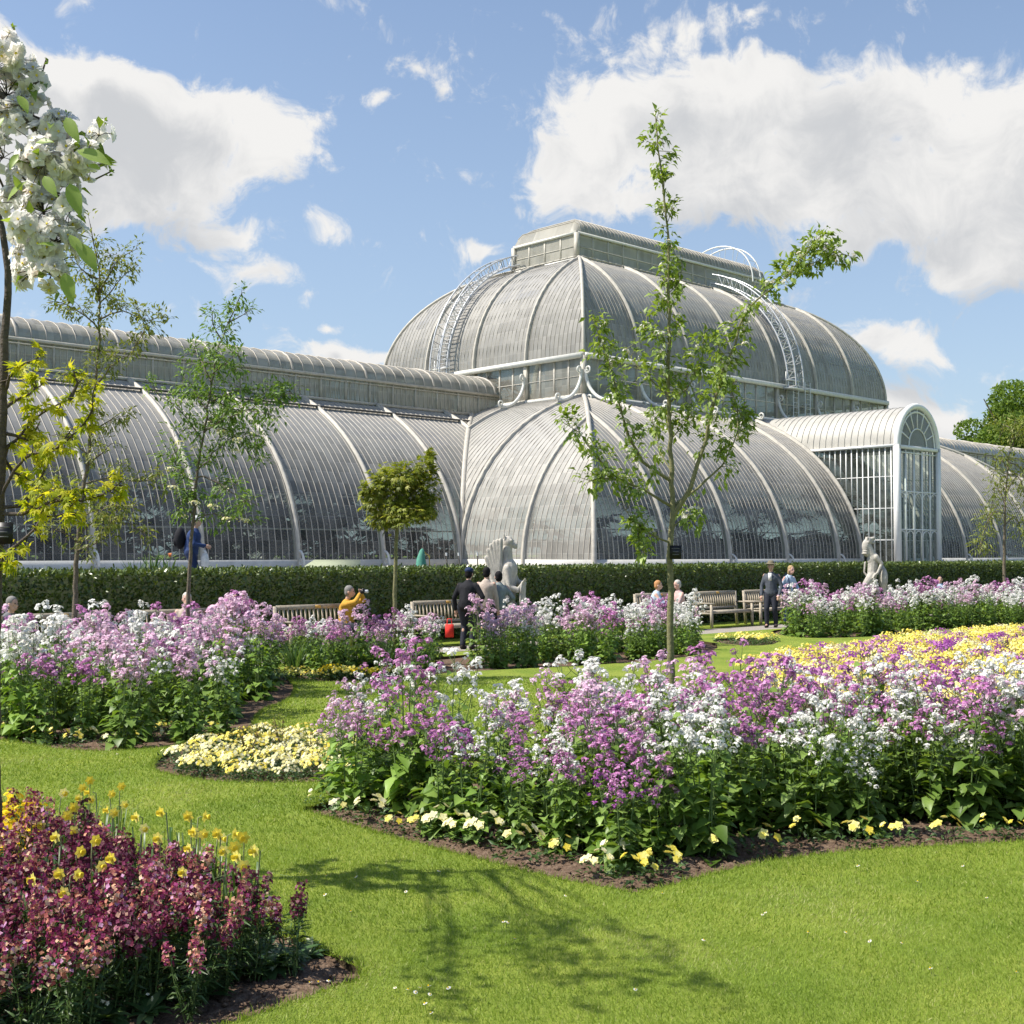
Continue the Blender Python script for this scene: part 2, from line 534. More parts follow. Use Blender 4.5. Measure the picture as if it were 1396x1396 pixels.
# ------------------------------------------------------------------ mesh helpers
class MB:
    """collects geometry chunks and links them as ONE mesh object"""

    def __init__(self):
        self.v, self.f, self.m, self.r, self.uv, self.n = [], [], [], [], [], 0
        self.has_uv = False
        self.has_r = False

    def add(self, V, F, mi=0, r=None, uv=None):
        V = np.asarray(V, dtype=np.float64).reshape(-1, 3)
        F = np.asarray(F, dtype=np.int64)
        if F.ndim == 1:
            F = F.reshape(1, -1)
        if len(F) == 0:
            return
        self.v.append(V)
        self.f.append(F + self.n)
        self.m.append(np.full(len(F), mi, dtype=np.int32))
        if r is None:
            r = np.zeros(len(F))
        else:
            self.has_r = True
        self.r.append(np.broadcast_to(np.asarray(r, dtype=np.float64), (len(F),)))
        if uv is not None:
            self.has_uv = True
        self.uv.append((uv, F.size))
        self.n += len(V)

    def merge(self, o, M=None):
        for i in range(len(o.v)):
            pass
        raise NotImplementedError

    def mesh(self, name, mats, smooth=False):
        me = bpy.data.meshes.new(name)
        if not self.v:
            return me
        V = np.concatenate(self.v)
        me.vertices.add(len(V))
        me.vertices.foreach_set('co', V.ravel().astype(np.float32))
        loops = np.concatenate([f.ravel() for f in self.f]).astype(np.int32)
        sizes = np.concatenate([np.full(len(f), f.shape[1], dtype=np.int32) for f in self.f])
        starts = np.concatenate([[0], np.cumsum(sizes)[:-1]]).astype(np.int32)
        me.loops.add(len(loops))
        me.loops.foreach_set('vertex_index', loops)
        me.polygons.add(len(sizes))
        me.polygons.foreach_set('loop_start', starts)
        me.polygons.foreach_set('loop_total', sizes)
        me.polygons.foreach_set('material_index', np.concatenate(self.m))
        if smooth:
            me.polygons.foreach_set('use_smooth', np.ones(len(sizes), dtype=bool))
        if self.has_r:
            a = me.attributes.new('rnd', 'FLOAT', 'FACE')
            a.data.foreach_set('value', np.concatenate(self.r).astype(np.float32))
        if self.has_uv:
            l = me.uv_layers.new(name='UVMap')
            arr = np.concatenate([(np.asarray(u, dtype=np.float32).reshape(-1) if u is not None else np.zeros(s * 2, dtype=np.float32)) for u, s in self.uv])
            l.data.foreach_set('uv', arr)
        for m in (mats if isinstance(mats, (list, tuple)) else [mats]):
            me.materials.append(MATS[m] if isinstance(m, str) else m)
        me.update(calc_edges=True)
        return me

    def build(self, name, mats, parent=None, smooth=False, loc=None):
        o = bpy.data.objects.new(name, self.mesh(name, mats, smooth))
        COL.objects.link(o)
        if parent is not None:
            o.parent = parent
        if loc is not None:
            o.location = loc
        return o

    # primitives
    def box(self, c, s, R=None, mi=0, r=None):
        hx, hy, hz = s[0] / 2, s[1] / 2, s[2] / 2
        P = np.array([(-hx, -hy, -hz), (hx, -hy, -hz), (hx, hy, -hz), (-hx, hy, -hz), (-hx, -hy, hz), (hx, -hy, hz), (hx, hy, hz), (-hx, hy, hz)])
        if R is not None:
            P = P @ np.array(R).T[:3, :3]
        P = P + np.array(c)
        self.add(P, [(0, 3, 2, 1), (4, 5, 6, 7), (0, 1, 5, 4), (1, 2, 6, 5), (2, 3, 7, 6), (3, 0, 4, 7)], mi, r)

    def bar(self, a, b, w, d, up=(0, 0, 1), mi=0):
        a, b = Vector(a), Vector(b)
        z = (b - a)
        L_ = z.length
        if L_ < 1e-6:
            return
        z.normalize()
        x = Vector(up).cross(z)
        if x.length < 1e-4:
            x = Vector((1, 0, 0)).cross(z)
        x.normalize()
        y = z.cross(x)
        R = Matrix((x, y, z)).transposed()
        self.box((a + b) / 2, (w, d, L_), R, mi)

    def tube(self, pts, radii, n=6, mi=0, cap=True):
        P = np.array([tuple(p) for p in pts], dtype=float)
        if np.isscalar(radii):
            radii = [radii] * len(P)
        k = len(P)
        T = np.zeros_like(P)
        T[1:-1] = P[2:] - P[:-2]
        T[0] = P[1] - P[0]
        T[-1] = P[-1] - P[-2]
        T /= np.linalg.norm(T, axis=1)[:, None] + 1e-12
        ref = np.array([0, 0, 1.]) if abs(T[0][2]) < .9 else np.array([1., 0, 0])
        V = []
        x = np.cross(ref, T[0])
        for i in range(k):
            x = x - T[i] * np.dot(x, T[i])
            x /= np.linalg.norm(x) + 1e-12
            y = np.cross(T[i], x)
            a = np.arange(n) * 2 * math.pi / n
            V.append(P[i] + radii[i] * (np.cos(a)[:, None] * x + np.sin(a)[:, None] * y))
        V = np.concatenate(V)
        F = []
        for i in range(k - 1):
            for j in range(n):
                j2 = (j + 1) % n
                F.append((i * n + j, i * n + j2, (i + 1) * n + j2, (i + 1) * n + j))
        self.add(V, F, mi)
        if cap and n > 2:
            self.add(V[:n], [tuple(range(n))[::-1]], mi)
            self.add(V[-n:], [tuple(range(n))], mi)

    def sphere(self, c, r, nu=10, nv=7, mi=0, R=None, rv=None):
        r = np.array((r, r, r) if np.isscalar(r) else r, dtype=float)
        V = [(0, 0, 1)]
        for i in range(1, nv):
            t = math.pi * i / nv
            for j in range(nu):
                a = 2 * math.pi * j / nu
                V.append((math.sin(t) * math.cos(a), math.sin(t) * math.sin(a), math.cos(t)))
        V.append((0, 0, -1))
        V = np.array(V) * r
        if R is not None:
            V = V @ np.array(R)[:3, :3].T
        V = V + np.array(c)
        T = [(0, 1 + j, 1 + (j + 1) % nu) for j in range(nu)]
        b = 1 + (nv - 2) * nu
        T += [(b + j, len(V) - 1, b + (j + 1) % nu) for j in range(nu)]
        Q = []
        for i in range(nv - 2):
            for j in range(nu):
                Q.append((1 + i * nu + j, 1 + (i + 1) * nu + j, 1 + (i + 1) * nu + (j + 1) % nu, 1 + i * nu + (j + 1) % nu))
        base = self.n
        self.add(V, T, mi, rv)
        if Q:
            self.f.append(np.array(Q) + base)
            self.m.append(np.full(len(Q), mi, dtype=np.int32))
            self.r.append(np.full(len(Q), 0 if rv is None else rv))
            self.uv.append((None, len(Q) * 4))


def unit(A):
    return A / (np.linalg.norm(A, axis=-1, keepdims=True) + 1e-12)


def rand_dirs(n, up=0.0):
    d = RNG.normal(size=(n, 3))
    d[:, 2] += up
    return unit(d)


def add_leaves(mb, P, D, L_, W, mi=0, fold=.25, droop=.2, r=None, shape='diamond', N=None, jit=0.12):
    """P origin, D direction (n,3); leaf blades folded along the midrib"""
    n = len(P)
    if n == 0:
        return
    P = np.asarray(P, float)
    D = unit(np.asarray(D, float))
    L_ = np.broadcast_to(np.asarray(L_, float), (n,))[:, None]
    W = np.broadcast_to(np.asarray(W, float), (n,))[:, None]
    if N is None:
        N = RNG.normal(size=(n, 3)) * .5 + np.array([0, 0, 1.0])
    N = np.asarray(N, float)
    S = unit(np.cross(D, N))
    U = np.cross(S, D)
    r = RNG.random(n) if r is None else np.broadcast_to(r, (n,))
    if shape == 'diamond':
        b = P
        t = P + D * L_ - U * L_ * droop
        m = P + D * L_ * .45
        l = m + S * W * .5 + U * W * fold
        q = m - S * W * .5 + U * W * fold
        V = np.stack([b, l, t, q, m + U * 0], 1).reshape(-1, 3)
        i = np.arange(n) * 5
        F = np.concatenate([np.stack([i, i + 4, i + 1], 1), np.stack([i + 4, i + 2, i + 1], 1), np.stack([i, i + 3, i + 4], 1), np.stack([i + 4, i + 3, i + 2], 1)])
        mb.add(V, F, mi, np.tile(r, 4))
    elif shape == 'tri':
        l = P + S * W * .5
        q = P - S * W * .5
        t = P + D * L_ - U * L_ * droop
        V = np.stack([l, t, q], 1).reshape(-1, 3)
        i = np.arange(n) * 3
        mb.add(V, np.stack([i, i + 1, i + 2], 1), mi, r)
    elif shape == 'quad':
        a = P + S * W * .5
        b = P - S * W * .5
        c = b + D * L_ - U * L_ * droop + S * W * .12
        d = a + D * L_ - U * L_ * droop - S * W * .12
        V = np.stack([a, b, c, d], 1).reshape(-1, 3)
        i = np.arange(n) * 4
        mb.add(V, np.stack([i, i + 1, i + 2, i + 3], 1), mi, r)
    elif shape == 'heart':
        ks = [(0, 0, 0), (.12, .0, 0), (.55, 0, 0), (1, 0, 1)]
        mid = [P, P + D * L_ * .5 - U * L_ * droop * .25, P + D * L_ - U * L_ * droop]
        l1 = P - D * L_ * .06 + S * W * .38 + U * W * fold * .8
        l2 = P + D * L_ * .35 + S * W * .52 + U * W * fold
        l3 = P + D * L_ * .72 + S * W * .26 + U * W * fold * .4 - U * L_ * droop * .5
        r1 = P - D * L_ * .06 - S * W * .38 + U * W * fold * .8
        r2 = P + D * L_ * .35 - S * W * .52 + U * W * fold
        r3 = P + D * L_ * .72 - S * W * .26 + U * W * fold * .4 - U * L_ * droop * .5
        V = np.stack([mid[0], mid[1], mid[2], l1, l2, l3, r1, r2, r3], 1).reshape(-1, 3)
        i = np.arange(n) * 9
        tr = [(0, 4, 3), (0, 1, 4), (1, 5, 4), (1, 2, 5), (0, 6, 7), (0, 7, 1), (1, 7, 8), (1, 8, 2)]
        F = np.concatenate([np.stack([i + a for a in t_], 1) for t_ in tr])
        mb.add(V, F, mi, np.tile(r, 8))
    elif shape == 'blade':
        K = 7
        secs = []
        for k in range(K):
            s = k / (K - 1)
            w = (math.sin(math.pi * s ** .8) * .5 + .02) * (1 if k < K - 1 else .1)
            c = P + D * L_ * s - U * L_ * droop * s * s
            secs += [c + S * W * w + U * W * fold * w * 2 + U * W * .05 * math.sin(9 * s), c, c - S * W * w + U * W * fold * w * 2 - U * W * .05 * math.sin(7 * s)]
        V = np.stack(secs, 1).reshape(-1, 3)
        i = np.arange(n) * (3 * K)
        F = []
        for k in range(K - 1):
            for a in (0, 1):
                F.append(np.stack([i + 3 * k + a, i + 3 * k + a + 1, i + 3 * k + a + 4, i + 3 * k + a + 3], 1))
        mb.add(V, np.concatenate(F), mi, np.tile(r, len(F)))
    elif shape == 'palm':      # five-lobed maple leaf
        V = [P]
        tr = []
        angs = [-1.25, -.62, 0, .62, 1.25]
        lens = [.55, .85, 1, .85, .55]
        for k, (a, q) in enumerate(zip(angs, lens)):
            d = D * math.cos(a) + S * math.sin(a)
            V.append(P + d * L_ * q - U * L_ * droop * q)
        for k in range(4):
            a = (angs[k] + angs[k + 1]) / 2
            d = D * math.cos(a) + S * math.sin(a)
            V.append(P + d * L_ * .36)
        V.append(P + S * -.28 * L_ - D * .05 * L_)
        V.append(P + S * .28 * L_ - D * .05 * L_)
        V = np.stack(V, 1).reshape(-1, 3)
        i = np.arange(n) * 12
        quads = [(0, 10, 1, 6), (0, 6, 2, 7), (0, 7, 3, 8), (0, 8, 4, 9), (0, 9, 5, 11)]
        F = np.concatenate([np.stack([i + a for a in t_], 1) for t_ in quads])
        mb.add(V, F, mi, np.tile(r, 5))


def add_florets(mb, P, Nrm, R_, petals=4, mi=0, r=None, cup=.25):
    """small open flowers: petals as kites around a centre, facing Nrm"""
    n = len(P)
    if n == 0:
        return
    Nrm = unit(np.asarray(Nrm, float))
    A = unit(np.cross(Nrm, rand_dirs(n)))
    B = np.cross(Nrm, A)
    R_ = np.broadcast_to(np.asarray(R_, float), (n,))[:, None]
    r = RNG.random(n) if r is None else np.broadcast_to(r, (n,))
    V = [P]
    F = []
    for k in range(petals):
        a = 2 * math.pi * k / petals
        w = math.pi / petals * .92
        tip = P + (A * math.cos(a) + B * math.sin(a)) * R_ + Nrm * R_ * cup * .6
        l = P + (A * math.cos(a - w) + B * math.sin(a - w)) * R_ * .72 + Nrm * R_ * cup
        q = P + (A * math.cos(a + w) + B * math.sin(a + w)) * R_ * .72 + Nrm * R_ * cup * .8
        V += [l, tip, q]
    V = np.stack(V, 1).reshape(-1, 3)
    s = 1 + petals * 3
    i = np.arange(n) * s
    for k in range(petals):
        F.append(np.stack([i, i + 1 + 3 * k, i + 2 + 3 * k, i + 3 + 3 * k], 1))
    mb.add(V, np.concatenate(F), mi, np.tile(r, petals))


# ------------------------------------------------------------------ tagging
def tag(o, label=None, cat=None, group=None, kind=None):
    if label:
        o['label'] = label
    if cat:
        o['category'] = cat
    if group:
        o['group'] = group
    if kind:
        o['kind'] = kind
    return o


def empty(name, loc=(0, 0, 0), rz=0):
    o = bpy.data.objects.new(name, None)
    o.empty_display_size = .1
    COL.objects.link(o)
    o.location = loc
    o.rotation_euler = (0, 0, rz)
    return o


def copy_tree(o, parent=None):
    c = o.copy()
    COL.objects.link(c)
    if parent is not None:
        c.parent = parent
    for ch in list(o.children):
        copy_tree(ch, c)
    return c


def smooth_poly(pts, it=2):
    P = [Vector((p[0], p[1])) for p in pts]
    for _ in range(it):
        Q = []
        for i in range(len(P)):
            a, b = P[i], P[(i + 1) % len(P)]
            Q += [a * .75 + b * .25, a * .25 + b * .75]
        P = Q
    return P


def inside(poly, X, Y):
    X, Y = np.asarray(X), np.asarray(Y)
    c = np.zeros(X.shape, bool)
    n = len(poly)
    for i in range(n):
        x1, y1 = poly[i][0], poly[i][1]
        x2, y2 = poly[i - 1][0], poly[i - 1][1]
        cond = ((y1 > Y) != (y2 > Y))
        with np.errstate(divide='ignore', invalid='ignore'):
            xx = (x2 - x1) * (Y - y1) / (y2 - y1 + 1e-15) + x1
        c ^= cond & (X < xx)
    return c


def edge_dist(poly, X, Y):
    X, Y = np.asarray(X, float), np.asarray(Y, float)
    best = np.full(X.shape, 1e9)
    for i in range(len(poly)):
        a = np.array(poly[i - 1][:2])
        b = np.array(poly[i][:2])
        d = b - a
        l2 = (d ** 2).sum() + 1e-12
        t = np.clip(((X - a[0]) * d[0] + (Y - a[1]) * d[1]) / l2, 0, 1)
        best = np.minimum(best, np.hypot(X - a[0] - t * d[0], Y - a[1] - t * d[1]))
    return best


def scatter(poly, spacing, inset=0.0, jit=.42):
    """jittered hexagonal grid of points inside a polygon"""
    xs = [p[0] for p in poly]
    ys = [p[1] for p in poly]
    pts = []
    y = min(ys)
    row = 0
    while y < max(ys):
        x = min(xs) + (row % 2) * spacing / 2
        while x < max(xs):
            pts.append((x + RNG.uniform(-jit, jit) * spacing, y + RNG.uniform(-jit, jit) * spacing))
            x += spacing
        y += spacing * .866
        row += 1
    P = np.array(pts)
    k = inside(poly, P[:, 0], P[:, 1])
    P = P[k]
    if inset:
        P = P[edge_dist(poly, P[:, 0], P[:, 1]) > inset]
    return P


def remesh(elements, voxel=.014, smooth_it=4):
    """one continuous body out of overlapping tapered limbs; elements: ('c',p0,r0,p1,r1) or ('e',centre,radii,matrix)"""
    mb = MB()
    for e in elements:
        if e[0] == 'c':
            p0, r0, p1, r1 = Vector(e[1]), e[2], Vector(e[3]), e[4]
            k = 5
            pts = [p0.lerp(p1, i / k) for i in range(k + 1)]
            rr = [r0 + (r1 - r0) * i / k for i in range(k + 1)]
            mb.tube(pts, rr, 10)
            mb.sphere(p0, r0, 10, 8)
            mb.sphere(p1, r1, 10, 8)
        else:
            mb.sphere(e[1], e[2], 14, 10, R=(e[3] if len(e) > 3 else None))
    me = mb.mesh('tmp', 'skin')
    o = bpy.data.objects.new('tmp', me)
    COL.objects.link(o)
    m = o.modifiers.new('r', 'REMESH')
    m.mode = 'VOXEL'
    m.voxel_size = voxel
    s = o.modifiers.new('s', 'SMOOTH')
    s.iterations = smooth_it
    s.factor = .5
    dg = bpy.context.evaluated_depsgraph_get()
    res = bpy.data.meshes.new_from_object(o.evaluated_get(dg))
    bpy.data.objects.remove(o)
    bpy.data.meshes.remove(me)
    res.materials.clear()
    res.polygons.foreach_set('use_smooth', np.ones(len(res.polygons), dtype=bool))
    return res


def mobj(name, me, m, parent=None):
    o = bpy.data.objects.new(name, me)
    me.materials.append(MATS[m])
    COL.objects.link(o)
    if parent is not None:
        o.parent = parent
    return o

# ------------------------------------------------------------------ site axes (the glasshouse, hedge, path and benches share them)
AX = rad(46.2)
UX = Vector((math.sin(AX), math.cos(AX), 0))      # along the glasshouse, to the right and away
VX = Vector((-math.cos(AX), math.sin(AX), 0))     # into the glasshouse, to the left and away
C0 = Vector((3.07, 47.0, 0))                      # front left corner of the centre block
VC = C0.dot(VX)                                   # its distance along VX from the camera
TERR = 1.05


def B(u, v, h=0.0):
    return C0 + UX * u + VX * v + Vector((0, 0, h))


def S(u, v, h=0.0):
    """site point: u along UX, v along VX, both from the camera"""
    return UX * u + VX * v + Vector((0, 0, h))


def on_v(px, v, h=0.0):
    """the point seen in the pixel column px on the line v = const"""
    r = (px - 698) / FPX
    z = v / (VX.x * r + VX.y)
    return Vector((r * z, z, h))


# ------------------------------------------------------------------ beds, lawn, path
def P2(lst):
    return [tuple(G(x, y)[:2]) for x, y in lst]


bed_wall = smooth_poly([(-.62, 5.93), (-1.0, 6.35), (-1.55, 6.95), (-2.3, 7.75), (-2.9, 8.45), (-3.6, 8.9), (-5.2, 9.0), (-5.6, 5.0), (-3.2, 3.6), (-1.75, 4.75), (-1.2, 5.25), (-.9, 5.6)], 1)
main_front = P2([(405, 1102), (440, 1112), (520, 1137), (640, 1168), (760, 1198), (865, 1217), (905, 1210), (960, 1194), (1050, 1173), (1160, 1160), (1280, 1153), (1396, 1147), (1560, 1150)])
main_back = [(6.6, 9.4), (7.2, 11.6), (6.0, 12.1), (4.5, 11.3), (3.0, 11.2), (1.8, 11.5), (.7, 11.4), (-.4, 10.9), (-1.1, 10.4)]
bed_main = [Vector(p) for p in main_front + main_back]
bed_pansy = smooth_poly(P2([(193, 1043), (235, 1058), (320, 1068), (440, 1066), (520, 1060), (545, 1035), (480, 1003), (370, 992), (270, 1003)]), 2)
bed_left = smooth_poly(P2([(-140, 990), (0, 1008), (100, 1025), (200, 1022), (290, 1010), (345, 995), (352, 968), (395, 955), (405, 937), (392, 921), (345, 912), (240, 921), (100, 934), (-140, 948)]), 1)
bed_mid = smooth_poly(P2([(388, 921), (450, 931), (540, 925), (620, 916), (720, 911), (850, 904), (930, 897), (980, 886), (975, 874), (900, 873), (800, 880), (700, 888), (550, 899), (440, 907)]), 1)
bed_far = smooth_poly(P2([(1048, 862), (1080, 869), (1130, 870), (1210, 867), (1290, 857), (1400, 851), (1600, 845), (1600, 822), (1400, 836), (1250, 845), (1130, 853), (1060, 858)]), 1)
bed_gold = smooth_poly(P2([(1000, 925), (1030, 905), (1110, 893), (1200, 882), (1260, 872), (1400, 862), (1620, 850), (1620, 960), (1400, 985), (1200, 980), (1060, 965)]), 1)
bed_strip = smooth_poly(P2([(962, 872), (1000, 880), (1050, 880), (1066, 873), (1020, 868)]), 1)
BEDS = dict(wall=bed_wall, main=bed_main, pansy=bed_pansy, left=bed_left, mid=bed_mid, far=bed_far, gold=bed_gold, strip=bed_strip)
PATH_V0, PATH_V1 = 18.9, 20.15


def soil_height(X, Y):
    return -.045 + .02 * np.sin(X * 7.1 + np.sin(Y * 5.3) * 1.7) * np.sin(Y * 6.3 + 1.3 * np.sin(X * 3.1))


def build_ground():
    # the deep sheet that reaches the horizon
    mb = MB()
    mb.add([(-1500, -600, -.12), (1500, -600, -.12), (1500, 2500, -.12), (-1500, 2500, -.12)], [(0, 1, 2, 3)])
    tag(mb.build('ground', 'lawn_grass'), kind='structure')
    # lawn with the beds and the path cut out of it
    path = [tuple(S(u, v)[:2]) for u, v in ((-40, PATH_V0), (60, PATH_V0), (60, PATH_V1), (-40, PATH_V1))]
    polys = [[tuple(p)[:2] for p in b] for b in BEDS.values()] + [path]
    outer = [(-45, -8), (70, -8), (70, 80), (-45, 80)]
    verts, faces = [], []
    for pl in [outer] + polys:
        i0 = len(verts)
        verts += [Vector(p) for p in pl]
        faces.append(list(range(i0, len(verts))))
    v2, e2, f2, ov, oe, of = delaunay_2d_cdt(verts, [], faces, 0, 1e-5)
    V = np.array([(p.x, p.y, 0) for p in v2])
    F = np.array([f for f in f2 if len(f) == 3])
    cen = V[F].mean(axis=1)
    keep = inside(outer, cen[:, 0], cen[:, 1])
    for pl in polys:
        keep &= ~inside(pl, cen[:, 0], cen[:, 1])
    # nothing beyond the terrace wall
    mb = MB()
    mb.add(V, F[keep])
    tag(mb.build('lawn', 'lawn_grass'), kind='structure')
    # cut turf edges
    mb = MB()
    for pl in polys:
        n = len(pl)
        vs = [(p[0], p[1], .0) for p in pl] + [(p[0], p[1], -.12) for p in pl]
        mb.add(vs, [(i, (i + 1) % n, (i + 1) % n + n, i + n) for i in range(n)])
    tag(mb.build('lawn_edge', 'turf_edge'), kind='structure')
    # soil
    mb = MB()
    for (x0, x1, y0, y1, st) in ((-6, 8, 3.4, 14.2, .045), (-18, 30, 14.2, 46, .3)):
        nx, ny = int((x1 - x0) / st), int((y1 - y0) / st)
        X, Y = np.meshgrid(np.linspace(x0, x1, nx), np.linspace(y0, y1, ny))
        Z = soil_height(X, Y)
        if st < .1:
            Z = Z + RNG.normal(0, .007, X.shape)
        V = np.stack([X, Y, Z], -1).reshape(-1, 3)
        i = (np.arange(ny - 1)[:, None] * nx + np.arange(nx - 1)[None]).ravel()
        mb.add(V, np.stack([i, i + 1, i + nx + 1, i + nx], 1))
    tag(mb.build('soil', 'soil', smooth=True), kind='structure')
    # clods and stones on the soil near the viewer
    mb = MB()
    P = np.concatenate([scatter(bed_main, .085), scatter(bed_wall, .085)])
    n = len(P)
    Q = np.column_stack([P, soil_height(P[:, 0], P[:, 1]) + .008])
    s = RNG.uniform(.006, .019, n) * (1 + (RNG.random(n) > .93))
    octv = np.array([(1, 0, 0), (0, 1, 0), (-1, 0, 0), (0, -1, 0), (0, 0, .7), (0, 0, -.7)])
    V = Q[:, None] + octv[None] * (s[:, None, None] * RNG.uniform(.6, 1.3, (n, 6, 1)))
    i = np.arange(n) * 6
    F = np.concatenate([np.stack([i + a, i + b, i + c], 1) for a, b, c in ((0, 1, 4), (1, 2, 4), (2, 3, 4), (3, 0, 4), (1, 0, 5), (2, 1, 5), (3, 2, 5), (0, 3, 5))])
    mb.add(V.reshape(-1, 3), F)
    tag(mb.build('soil_clods', 'soil'), 'small crumbly clods of brown soil lying on the flower beds', None, kind='stuff')
    # path
    mb = MB()
    a = [S(u, v, -.012) for u, v in ((-40, PATH_V0), (60, PATH_V0), (60, PATH_V1), (-40, PATH_V1))]
    mb.add([tuple(p) for p in a], [(0, 1, 2, 3)])
    tag(mb.build('path', 'path_gravel'), kind='structure')


build_ground()


def build_grass():
    mb = MB()
    allpoly = list(BEDS.values())

    def region(x0, x1, y0, y1, dens, h, w):
        n = int((x1 - x0) * (y1 - y0) * dens)
        X = RNG.uniform(x0, x1, n)
        Y = RNG.uniform(y0, y1, n)
        lim = Y * .43 + .3
        k = np.abs(X) < lim
        for pl in allpoly:
            k &= ~inside(pl, X, Y)
        vv = X * VX.x + Y * VX.y
        k &= ~((vv > PATH_V0) & (vv < PATH_V1))
        X, Y = X[k], Y[k]
        n = len(X)
        P = np.column_stack([X, Y, np.full(n, -.004)])
        # blades lean with the last mowing, in patches
        ph = np.sin(X * 1.9 + Y * .8) + np.sin(Y * 2.3 - X * 1.1)
        D = RNG.normal(0, .55, (n, 3))
        D[:, 0] += .35 * np.sin(ph)
        D[:, 1] += .2
        D[:, 2] = 1.0
        pr = RNG.random(n) * .62 + .16 * np.sin(ph * 1.3) + .13 * np.sin(X * 3.7 + 1.7 * np.sin(Y * 2.9)) + .19
        pr[RNG.random(n) > .97] = 1.0
        hh = h * RNG.uniform(.55, 1.15, n)
        N = RNG.normal(size=(n, 3))
        add_leaves(mb, P, D, hh, w, 0, droop=.25, r=np.clip(pr, 0, 1), shape='tri', N=N)
    region(-2.9, 2.9, 4.4, 6.6, 11000, .028, .0042)
    region(-3.9, 3.9, 6.6, 9.0, 7000, .030, .0055)
    region(-5.6, 5.6, 9.0, 13.0, 3200, .032, .009)
    region(-8.5, 8.5, 13.0, 20, 900, .038, .017)
    # ragged fringe along the bed edges
    for pl in (bed_main, bed_wall, bed_pansy, bed_left):
        m = len(pl)
        for i in range(m):
            a, b = np.array(tuple(pl[i - 1])[:2]), np.array(tuple(pl[i])[:2])
            ln = np.hypot(*(b - a))
            n = int(ln * 420)
            if n < 1 or min(a[1], b[1]) < 3:
                continue
            t = RNG.random(n)[:, None]
            Q = a + (b - a) * t + RNG.normal(0, .012, (n, 2))
            D = RNG.normal(0, .6, (n, 3))
            D[:, 2] = .8
            add_leaves(mb, np.column_stack([Q, np.full(n, -.01)]), D, RNG.uniform(.025, .06, n), .006, 0, droop=.4, shape='tri', N=RNG.normal(size=(n, 3)), r=RNG.random(n) * .8)
    tag(mb.build('grass', 'grass_blade'), 'short mown bright green grass blades covering the lawn', None, kind='stuff')


build_grass()


# ------------------------------------------------------------------ the glasshouse
H0 = 1.5
PA, PBb = 10.85, 8.1


def prof_low(i):
    i = np.minimum(i, PA)
    return H0 + PBb * np.sqrt(np.maximum(0, 1 - (1 - i / PA) ** 2))


def inset_at(h):
    """inset at which the lower roof reaches the height h"""
    s = min(1, max(0, (h - H0) / PBb))
    return PA * (1 - math.sqrt(1 - s * s))


DH0, DA, DB = 11.1, 6.75, 6.4


def prof_dome(i):
    i = np.minimum(i, DA)
    return DH0 + DB * np.sqrt(np.maximum(0, 1 - (1 - i / DA) ** 2))


